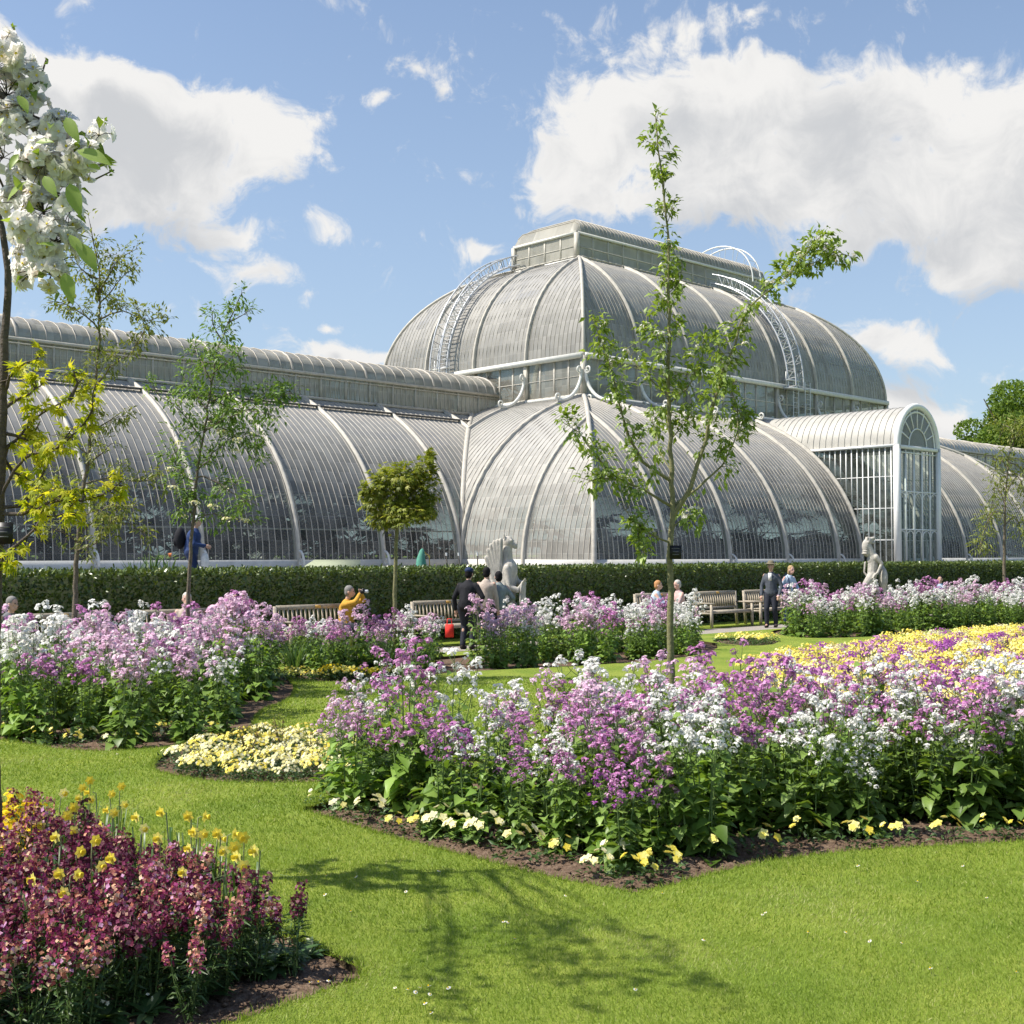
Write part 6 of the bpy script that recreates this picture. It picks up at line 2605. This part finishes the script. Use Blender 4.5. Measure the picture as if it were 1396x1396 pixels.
def person(pos, rz, label, pose='stand', H=1.7, hands=None, lean=0.0, head=(0, 0), skin='skin', top='cloth_black', legs='cloth_dark', hair='hair_black', hat=None, hatm=None, shoes='leather', bald=False, bulk=1.0, long_hair=False, inner=None, step=0.0, feet_z=None):
    """local axes: +y is the way the person faces, x to their right, origin on the ground"""
    root = empty('person', pos, rz)
    tag(root, label, 'person')
    k = H / 1.7
    sit = pose == 'sit'
    hz = .50 if sit else .92 * k
    hip = Vector((0, -.02, hz))
    ln = lean
    R = Matrix.Rotation(-ln, 3, 'X')

    def up(v):
        return hip + R @ Vector(v)
    chest = up((0, .01, .34 * k))
    neck = up((0, .02, .52 * k))
    headc = neck + Vector((head[0], head[1] + .03, .15 * k))
    el = []
    legs_el, shoe_el, top_el = [], [], []
    # legs
    for s in (-1, 1):
        h0 = hip + Vector((s * .095, 0, -.02))
        if sit:
            kn = Vector((s * .12, .42, .50))
            an = Vector((s * .13, .46, .09))
        else:
            st = step * s
            kn, an = ik(h0, Vector((s * .10, st * .9, .08)), .43 * k, .42 * k, (0, 1, 0))
        el += [('c', h0, .082, kn, .055), ('c', kn, .052, an, .036), ('c', an, .036, an + Vector((0, .15, -.045)), .03), ('e', kn.lerp(an, .3) + Vector((0, -.02, 0)), (.05, .05, .1))]
        legs_el += [('c', h0, .105 * bulk, kn, .075), ('c', kn, .073, an + Vector((0, 0, .02)), .062)]
        shoe_el += [('c', an + Vector((0, -.04, -.035)), .045, an + Vector((0, .15, -.05)), .036), ('e', an + Vector((0, .0, -.02)), (.047, .06, .05))]
    legs_el += [('e', hip + Vector((0, -.01, .02)), (.165 * bulk, .125 * bulk, .13))]
    # torso
    el += [('e', hip + Vector((0, 0, .03)), (.15, .11, .13)), ('c', hip + Vector((0, 0, .05)), .115, chest, .125), ('e', chest, (.165, .11, .17)), ('c', chest + Vector((0, 0, .1)), .08, neck, .052), ('c', neck, .05, headc, .048)]
    top_el += [('e', hip + Vector((0, 0, .0)), (.18 * bulk, .14 * bulk, .15)), ('c', hip + Vector((0, 0, .05)), .145 * bulk, chest, .145 * bulk), ('e', chest, (.18 * bulk, .14 * bulk, .17)), ('c', chest + R @ Vector((0, 0, .10)), .11, neck + Vector((0, 0, -.02)), .062)]
    # head
    el += [('e', headc + Vector((0, 0, .02)), (.073, .090, .105)), ('e', headc + Vector((0, .035, -.055)), (.05, .05, .05)), ('c', headc + Vector((0, .085, .0)), .012, headc + Vector((0, .105, -.025)), .016),
           ('e', headc + Vector((.076, -.005, -.005)), (.014, .022, .032)), ('e', headc + Vector((-.076, -.005, -.005)), (.014, .022, .032)), ('e', headc + Vector((0, .088, -.06)), (.024, .012, .010))]
    # arms
    if hands is None:
        hands = [Vector((-.24, .05, hz - .12)), Vector((.24, .05, hz - .12))]
    for s, t in ((-1, hands[0]), (1, hands[1])):
        sh = up((s * .165 * bulk, 0, .43 * k))
        e, w = ik(sh, Vector(t), .29 * k, .27 * k, (s * .8, -.5, -.7))
        el += [('c', sh, .052, e, .04), ('c', e, .04, w, .028)]
        top_el += [('c', sh + Vector((-s * .015, 0, -.01)), .062 * bulk, e, .054), ('c', e, .053, e.lerp(w, .93), .043)]
        d = (w - e).normalized()
        side = d.cross(Vector((0, 1, 0)))
        if side.length < .1:
            side = Vector((1, 0, 0))
        side.normalize()
        pn = d.cross(side)
        palm = w + d * .05
        el += [('c', w, .027, palm, .033), ('e', palm, (.036, .036, .036))]
        for j in range(4):
            o = side * (.027 - .018 * j)
            L_ = (.058, .070, .066, .050)[j]
            p0 = palm + d * .028 + o
            p1 = p0 + d * L_ * .55 + pn * .008
            el += [('c', p0, .0095, p1, .009), ('c', p1, .009, p1 + (d + pn * .7).normalized() * L_ * .5, .008)]
        el += [('c', w + side * .03 + d * .02, .012, w + side * .062 + d * .055, .010)]
    body = mobj('body', remesh(el, .0115, 3), skin, root)
    mobj('jacket', remesh(top_el, .02, 3), top, root)
    mobj('trousers', remesh(legs_el, .02, 3), legs, root)
    mobj('shoes', remesh(shoe_el, .012, 2), shoes, root)
    g = MB()
    for s in (-1, 1):
        g.sphere(headc + Vector((s * .03, .082, .018)), .010, 8, 6)
    g.build('eyes', 'black_plate', root)
    if not bald:
        hel = [('e', headc + Vector((0, -.018, .045)), (.084, .096, .095)), ('e', headc + Vector((0, -.04, -.01)), (.080, .07, .085))]
        if long_hair:
            hel += [('e', headc + Vector((0, -.055, -.06)), (.085, .05, .11))]
        o = mobj('hair', remesh(hel, .014, 2), hair, root)
        # hair keeps clear of the face
        me = o.data
        bm = bmesh.new()
        bm.from_mesh(me)
        kill = [v for v in bm.verts if v.co.y > headc.y + .048 and v.co.z < headc.z + .068]
        bmesh.ops.delete(bm, geom=kill, context='VERTS')
        bm.to_mesh(me)
        bm.free()
    if hat == 'cap':
        mobj('cap', remesh([('e', headc + Vector((0, -.01, .075)), (.092, .105, .072)), ('e', headc + Vector((0, .12, .062)), (.06, .065, .012))], .012, 2), hatm, root)
    elif hat == 'brim':
        mobj('hat', remesh([('e', headc + Vector((0, 0, .085)), (.098, .112, .075)), ('e', headc + Vector((0, 0, .068)), (.165, .178, .014)), ('e', headc + Vector((0, 0, .13)), (.08, .09, .035))], .011, 2), hatm, root)
    if inner:
        g = MB()
        g.box(chest + Vector((0, .142, .06)), (.09, .02, .2))
        g.build('shirt', inner, root)
    return root, headc, hip


def face(az):
    """rotation that turns local +y to a compass direction (0 = away from the viewer, 90 = picture right)"""
    return -rad(az)


PATHZ = -.012
# man in the brimmed hat
p = on_v(1051, 19.45, PATHZ)
person(p, face(205), 'standing man in olive brimmed hat and dark slate jacket on the path', H=1.74, hands=[(-.23, .12, .86), (.24, .10, .84)], top='cloth_slate', legs='cloth_dark', hair='hair_grey', hat='brim', hatm='cloth_khaki', inner='cloth_white', skin='skin', bulk=1.08, step=.10)
p = on_v(1074, 20.0, PATHZ)
person(p, face(150), 'blonde woman in light blue shirt walking just behind the man in the hat', H=1.62, hands=[(-.2, .2, .95), (.24, .1, .8)], top='cloth_lightblue', legs='cloth_navy', hair='hair_blond', long_hair=True, head=(0, .04), lean=.12, skin='skin_pink')
# shoulder bag of the woman
g = MB()
c = p + Vector((-.12, -.22, .95))
b_root = empty('shoulder_bag', c)
tag(b_root, 'dark navy shoulder bag carried by the blonde woman', 'bag')
g.sphere((0, 0, 0), (.15, .07, .13), 12, 8)
g.build('bag_body', 'cloth_navy', b_root, True)
g = MB()
g.tube([(-.12, 0, .08), (-.10, .02, .3), (.02, .05, .48), (.1, .04, .3), (.12, 0, .08)], .012, 5)
g.build('strap', 'cloth_navy', b_root, True)

# photographer on the bench
bp_ = on_v(474, 20.42)
person(Vector((bp_.x, bp_.y, 0)), face(100), 'man in mustard yellow jacket sitting on a bench and raising a camera', 'sit', H=1.74, hands=[(-.05, .27, 1.16), (.05, .27, 1.15)], top='cloth_mustard', legs='cloth_dark', hair='hair_grey', bulk=1.15, head=(0, .02))
rt = Matrix.Rotation(face(100), 3, 'Z')
cpos = Vector((bp_.x, bp_.y, 0)) + rt @ Vector((0, .33, 1.20))
cr = empty('camera_device', cpos, face(100))
cr.name = 'photo_camera'
tag(cr, 'small dark camera held up to the face of the man in mustard', 'camera')
g = MB()
g.box((0, 0, 0), (.13, .06, .085))
g.box((0, 0, .05), (.05, .05, .025))
g.build('camera_body', 'black_plate', cr)
g = MB()
g.tube([(0, .03, 0), (0, .09, 0), (0, .10, 0)], [.034, .036, .03], 12)
g.build('lens', 'galvanised', cr)

# three visitors seen from behind
p = on_v(637, 19.35, PATHZ)
person(p, face(20), 'man in black jacket and navy cap seen from behind, leaning slightly', H=1.66, top='cloth_black', legs='cloth_dark', hair='hair_black', hat='cap', hatm='cloth_navy', hands=[(-.3, .1, .80), (.22, .22, .95)], lean=.16, bulk=1.15)
p = on_v(663, 19.6, PATHZ)
person(p, face(15), 'dark haired visitor in beige jacket seen from behind', H=1.66, top='cloth_beige', legs='cloth_dark', hair='hair_black', lean=.02, bulk=1.02)
p = on_v(680, 19.6, PATHZ)
person(p, face(-10), 'shorter dark haired visitor in grey green top next to the winged statue', H=1.56, top='cloth_greygreen', legs='cloth_dark', hair='hair_black', hands=[(-.2, .15, .9), (.2, .15, .9)])
# couple on the bench by the apple tree
p = on_v(893, 20.42)
person(Vector((p.x, p.y, 0)), face(100), 'ginger haired person on the bench left of the apple trunk, leaning forward', 'sit', H=1.66, top='cloth_lightblue', legs='cloth_grey', hair='hair_ginger', lean=.1, hands=[(-.1, .4, .75), (.1, .4, .75)], skin='skin_pink')
p = on_v(927, 20.42)
person(Vector((p.x, p.y, 0)), face(250), 'white haired person in pale pink top on the bench right of the apple trunk', 'sit', H=1.66, top='cloth_pink', legs='cloth_beige', hair='hair_white', lean=.12, hands=[(-.1, .4, .7), (.15, .4, .72)], skin='skin_pink')
# people half hidden behind the left bed
p = on_v(6, 20.42)
person(Vector((p.x, p.y, 0)), face(110), 'person in grey top sitting at the far left end, cut by the picture edge', 'sit', H=1.68, top='cloth_grey', legs='cloth_beige', hair='hair_grey', lean=.3)
p = on_v(322, 20.42)
person(Vector((p.x, p.y, 0)), face(170), 'person in maroon top sitting behind the purple flowers of the left bed', 'sit', H=1.6, top='cloth_maroon', legs='cloth_orange', hair='hair_black', lean=.25)
p = on_v(256, 20.42)
person(Vector((p.x, p.y, 0)), face(170), 'pale haired person in cream top sitting behind the rowan trunk', 'sit', H=1.62, top='cloth_beige', legs='cloth_grey', hair='hair_white', lean=.15, skin='skin_pink')
p = on_v(1281, 19.5, PATHZ)
person(Vector((p.x, p.y, 0)), face(200), 'dark haired visitor in light blue glimpsed above the far right bed', 'sit', H=1.6, top='cloth_lightblue', legs='cloth_dark', hair='hair_black')
# visitor on the terrace behind the hedge
p = on_v(262, 25.4, TERR)
person(p, face(90), 'visitor in dark blue coat and white cap on the terrace behind the hedge', H=1.74, top='cloth_blue', legs='cloth_navy', hair='hair_grey', hat='cap', hatm='cloth_white', lean=.14, hands=[(-.15, .3, 1.05), (.15, .34, 1.08)], bulk=1.15, step=.12)
bk = empty('backpack', p + Vector((-.27, 0, 1.25)))
tag(bk, 'black backpack worn by the visitor on the terrace', 'backpack')
g = MB()
g.sphere((0, 0, 0), (.13, .17, .25), 12, 9)
g.build('pack_body', 'cloth_black', bk, True)
g = MB()
g.sphere((-.09, 0, -.08), (.06, .12, .12), 10, 7)
g.build('pocket', 'cloth_black', bk, True)
wb = empty('carrier_bag', p + Vector((.30, -.05, .72)))
tag(wb, 'white plastic carrier bag hanging from the hand of the visitor on the terrace', 'bag')
g = MB()
g.sphere((0, 0, 0), (.10, .07, .2), 10, 8)
g.tube([(-.05, 0, .17), (0, 0, .34), (.05, 0, .17)], .008, 4)
wb2 = g.build('bag_body', 'cloth_white', wb, True)
# small red bag low among the flowers
rb_ = empty('red_bag', on_v(613, 19.2, .18))
tag(rb_, 'bright red bag beside the man in the black jacket', 'bag')
g = MB()
g.box((0, 0, .22), (.17, .09, .26))
g.tube([(-.05, 0, .34), (-.04, 0, .46), (.04, 0, .46), (.05, 0, .34)], .01, 4)
g.build('bag_body', 'cloth_red', rb_, True)


# ------------------------------------------------------------------ statues
def statue_left():
    b = on_v(689, 20.75)
    root = empty('stone_statue', (b.x, b.y, 0))
    tag(root, 'weathered stone winged beast holding a shield, left of the dome corner', 'statue')
    g = MB()
    g.box((0, 0, .14), (.95, .8, .28))
    g.box((0, 0, .31), (.85, .7, .08))
    g.build('pedestal', 'statue_stone', root)
    z = .35
    E = []
    # haunches and seated body, facing picture right
    E += [('e', (-.05, 0, z + .38), (.30, .28, .36)), ('e', (.12, .17, z + .3), (.26, .13, .26)), ('e', (.12, -.17, z + .3), (.26, .13, .26)),
          ('c', (.2, -.2, z + .25), .12, (.34, -.22, z + .08), .09), ('c', (.34, -.22, z + .06), .07, (.5, -.22, z + .05), .06),
          ('c', (.2, .2, z + .25), .12, (.34, .22, z + .08), .09), ('c', (.34, .22, z + .06), .07, (.5, .22, z + .05), .06),
          ('c', (.0, 0, z + .5), .30, (.08, 0, z + 1.15), .28), ('e', (.10, 0, z + 1.22), (.29, .27, .29)),
          ('c', (.04, 0, z + 1.35), .20, (.06, 0, z + 1.68), .155)]
    # layered chest feathers
    for k in range(7):
        E.append(('e', (.10 + .015 * k, 0, z + .75 + k * .095), (.2, .2, .035)))
    # head with short muzzle, brow and ears
    E += [('e', (.09, 0, z + 1.86), (.165, .135, .145)), ('c', (.17, 0, z + 1.84), .10, (.32, 0, z + 1.79), .062), ('c', (.30, 0, z + 1.755), .05, (.355, 0, z + 1.75), .035), ('e', (.2, -.08, z + 1.90), (.07, .04, .03)), ('e', (.2, .08, z + 1.90), (.07, .04, .03)),
          ('c', (.02, -.09, z + 1.93), .045, (-.02, -.12, z + 2.06), .018), ('c', (.02, .09, z + 1.93), .045, (-.02, .12, z + 2.06), .018)]
    # forelegs raised to the shield
    E += [('c', (.12, -.24, z + 1.25), .11, (.22, -.3, z + .85), .08), ('c', (.22, -.3, z + .85), .075, (.46, -.26, z + .78), .065), ('c', (.46, -.26, z + .78), .06, (.62, -.2, z + .95), .045),
          ('c', (.12, .24, z + 1.25), .11, (.3, .3, z + .95), .08), ('c', (.3, .3, z + .95), .075, (.55, .24, z + .92), .06)]
    for j in range(4):
        E.append(('c', (.60, -.25 + j * .04, z + .95), .022, (.70, -.26 + j * .045, z + 1.06 - .02 * j), .014))
    mobj('beast', remesh(E, .018, 2), 'statue_stone', root)
    # wings: upright fans of ribbed feathers
    for s in (-1, 1):
        W = []
        for k in range(6):
            a = rad(86 + k * 6.5)
            base = Vector((-.14, s * .17, z + 1.0 - k * .05))
            ln = .98 - .03 * abs(k - 2.5) - .05 * max(0, k - 4)
            tip = base + Vector((math.cos(a) * ln, s * .05, math.sin(a) * ln))
            W.append(('c', base, .09, tip, .062))
        W.append(('e', (-.24, s * .18, z + 1.05), (.22, .07, .32)))
        for k in range(5):
            W.append(('c', Vector((-.34 - .02 * k, s * .19, z + .95 - .1 * k)), .07, Vector((-.50 + .02 * k, s * .21, z + .80 - .12 * k)), .045))
        mobj('wing', remesh(W, .02, 1), 'statue_stone', root)
    # shield
    sh = [('e', (.55, -.05, z + .62), (.09, .25, .34)), ('e', (.57, -.05, z + .80), (.07, .27, .2))]
    o = mobj('shield', remesh(sh, .02, 1), 'statue_stone', root)
    root.rotation_euler = (0, 0, rad(-14))
    root.scale = (.74, .8, 1)


def statue_right():
    b = on_v(1189, 20.75)
    root = empty('stone_statue', (b.x, b.y, 0))
    tag(root, 'pale stone upright beast with thrown back head, beside the porch', 'statue')
    g = MB()
    g.box((0, 0, .25), (.95, .8, .5))
    g.box((0, 0, .53), (.85, .7, .06))
    g.build('pedestal', 'statue_stone', root)
    z = .56
    E = [('c', (-.12, -.12, z + .05), .09, (-.32, -.1, z + .42), .11), ('c', (-.32, -.1, z + .42), .13, (-.02, -.05, z + .72), .18), ('c', (.15, .1, z + .05), .09, (-.12, .12, z + .45), .12), ('c', (-.12, .12, z + .45), .13, (.0, .05, z + .72), .18),
         ('c', (-.12, -.12, z + .04), .07, (.05, -.14, z + .03), .06), ('c', (.15, .1, z + .04), .07, (.32, .1, z + .03), .06),
         ('c', (-.02, 0, z + .72), .19, (.03, 0, z + 1.15), .20), ('e', (.02, 0, z + 1.22), (.24, .2, .24)), ('c', (.0, 0, z + 1.3), .17, (-.18, 0, z + 1.62), .15),
         ('e', (-.27, 0, z + 1.62), (.15, .16, .22)), ('e', (-.22, 0, z + 1.45), (.17, .15, .16)), ('e', (-.16, 0, z + 1.80), (.15, .13, .13)), ('c', (-.1, 0, z + 1.83), .09, (.07, 0, z + 1.88), .055), ('c', (-.06, 0, z + 1.75), .05, (.08, 0, z + 1.74), .035), ('e', (-.22, -.1, z + 1.88), (.035, .03, .06)), ('e', (-.22, .1, z + 1.88), (.035, .03, .06)),
         ('c', (.1, -.2, z + 1.28), .1, (.30, -.24, z + 1.08), .07), ('c', (.30, -.24, z + 1.08), .065, (.12, -.28, z + .80), .05), ('c', (.12, -.28, z + .8), .05, (-.02, -.26, z + .70), .04),
         ('c', (.14, .18, z + 1.28), .1, (.42, .16, z + 1.05), .06), ('c', (.42, .16, z + 1.05), .055, (.48, .0, z + .9), .045)]
    for k in range(6):
        E.append(('e', (-.30 + .02 * k, 0, z + 1.40 + .07 * k), (.14 - .01 * k, .17, .03)))
    for j in range(4):
        E.append(('c', (-.02, -.29 + .03 * j, z + .70), .02, (-.08, -.30 + .035 * j, z + .62), .013))
    mobj('beast', remesh(E, .018, 2), 'statue_stone', root)
    sh = [('e', (.42, -.03, z + .62), (.17, .27, .36)), ('e', (.45, -.03, z + .32), (.1, .14, .2))]
    mobj('shield', remesh(sh, .02, 1), 'statue_stone', root)
    t = [('c', (-.02, .2, z + .55), .05, (-.25, .28, z + .8), .035), ('c', (-.25, .28, z + .8), .035, (-.2, .3, z + 1.1), .05)]
    mobj('tail', remesh(t, .018, 1), 'statue_stone', root)
    root.scale = (.78, .85, 1)


statue_left()
statue_right()


# ------------------------------------------------------------------ things on the terrace behind the hedge
def terrace_things():
    p = on_v(455, 24.3, TERR)
    root = empty('storage_bin', p)
    root.rotation_euler = (0, 0, rad(3))
    tag(root, 'low storage bin with sloping grey green lid just behind the hedge', 'storage bin')
    g = MB()
    g.box((0, 0, .30), (1.25, .8, .6))
    g.build('bin_body', 'box_side', root)
    g = MB()
    g.add([(-.66, -.44, .60), (.66, -.44, .60), (.60, .44, .76), (-.50, .44, .76), (-.66, -.44, .56), (.66, -.44, .56), (.60, .44, .72), (-.50, .44, .72)], [(0, 1, 2, 3), (4, 7, 6, 5), (0, 4, 5, 1), (1, 5, 6, 2), (2, 6, 7, 3), (3, 7, 4, 0)])
    g.build('lid', 'box_lid', root)
    # green tarpaulin hung on a pole
    p = on_v(574, 24.2, TERR)
    root = empty('furled_parasol', p)
    tag(root, 'green cloth bundle on a tilted pole behind the hedge', 'parasol')
    g = MB()
    g.tube([(-.05, 0, 0), (0, 0, .75), (.06, 0, 1.22)], .016, 6)
    g.build('pole', 'wood_stake', root)
    g = MB()
    g.tube([(.02, 0, .1), (.02, 0, .45), (.0, 0, .78), (.03, 0, .98), (.04, 0, 1.03)], [.15, .17, .11, .06, .02], 10)
    g.build('cloth', 'tarp_green', root, True)
    g = MB()
    g.tube([(.04, 0, 1.02), (.12, .0, .9), (.2, 0, .86), (.22, 0, .6)], .012, 5)
    g.build('cord', 'yellow_rope', root, True)
    for px, t in ((612, 'left of the three'), (630, 'middle of the three'), (652, 'right of the three')):
        p = on_v(px, 24.0, TERR)
        root = empty('garden_stake', p)
        tag(root, 'short dark stake with a pale tip behind the hedge, ' + t, 'stake', 'stakes behind the hedge')
        g = MB()
        tl = RNG.uniform(-.12, .02)
        g.tube([(0, 0, 0), (tl, 0, .85)], .017, 5)
        g.build('post', 'wood_stake', root)
        g = MB()
        g.tube([(tl, 0, .85), (tl * 1.05, 0, .93)], .022, 5)
        g.build('tip', 'bright_white', root)
    # tulips showing over the hedge
    for px, py, fl in ((183, 762, 0), (192, 765, 0), (205, 752, 0), (213, 757, 0), (232, 758, 1), (224, 764, 0), (238, 766, 0)):
        p = on_v(px, 23.7, TERR)
        hh = AT(px, py, p.y).z - TERR
        root = empty('tulip', p)
        tag(root, ('orange tulip' if fl else 'leafy tulip plant without flowers') + ' on the terrace left of the visitor in blue', 'tulip', None if fl else 'tulip plants behind the hedge')
        g = MB()
        n = 7
        a = RNG.uniform(0, 6.28, n)
        D = np.stack([np.cos(a) * .35, np.sin(a) * .35, np.ones(n)], 1)
        add_leaves(g, np.zeros((n, 3)) + np.array([0, 0, hh * .25]), D, hh * .8, .06, 0, droop=.15)
        g.tube([(0, 0, 0), (0, 0, hh)], .006, 4)
        g.build('leaves', 'strap_leaf', root)
        if fl:
            g = MB()
            add_florets(g, np.array([[0, 0, hh]]), np.array([[0, -.2, 1.]]), .05, 6, cup=1.2)
            g.sphere((0, 0, hh + .02), (.03, .03, .045), 8, 6, rv=.5)
            g.build('flower', 'petal_orange', root)


terrace_things()
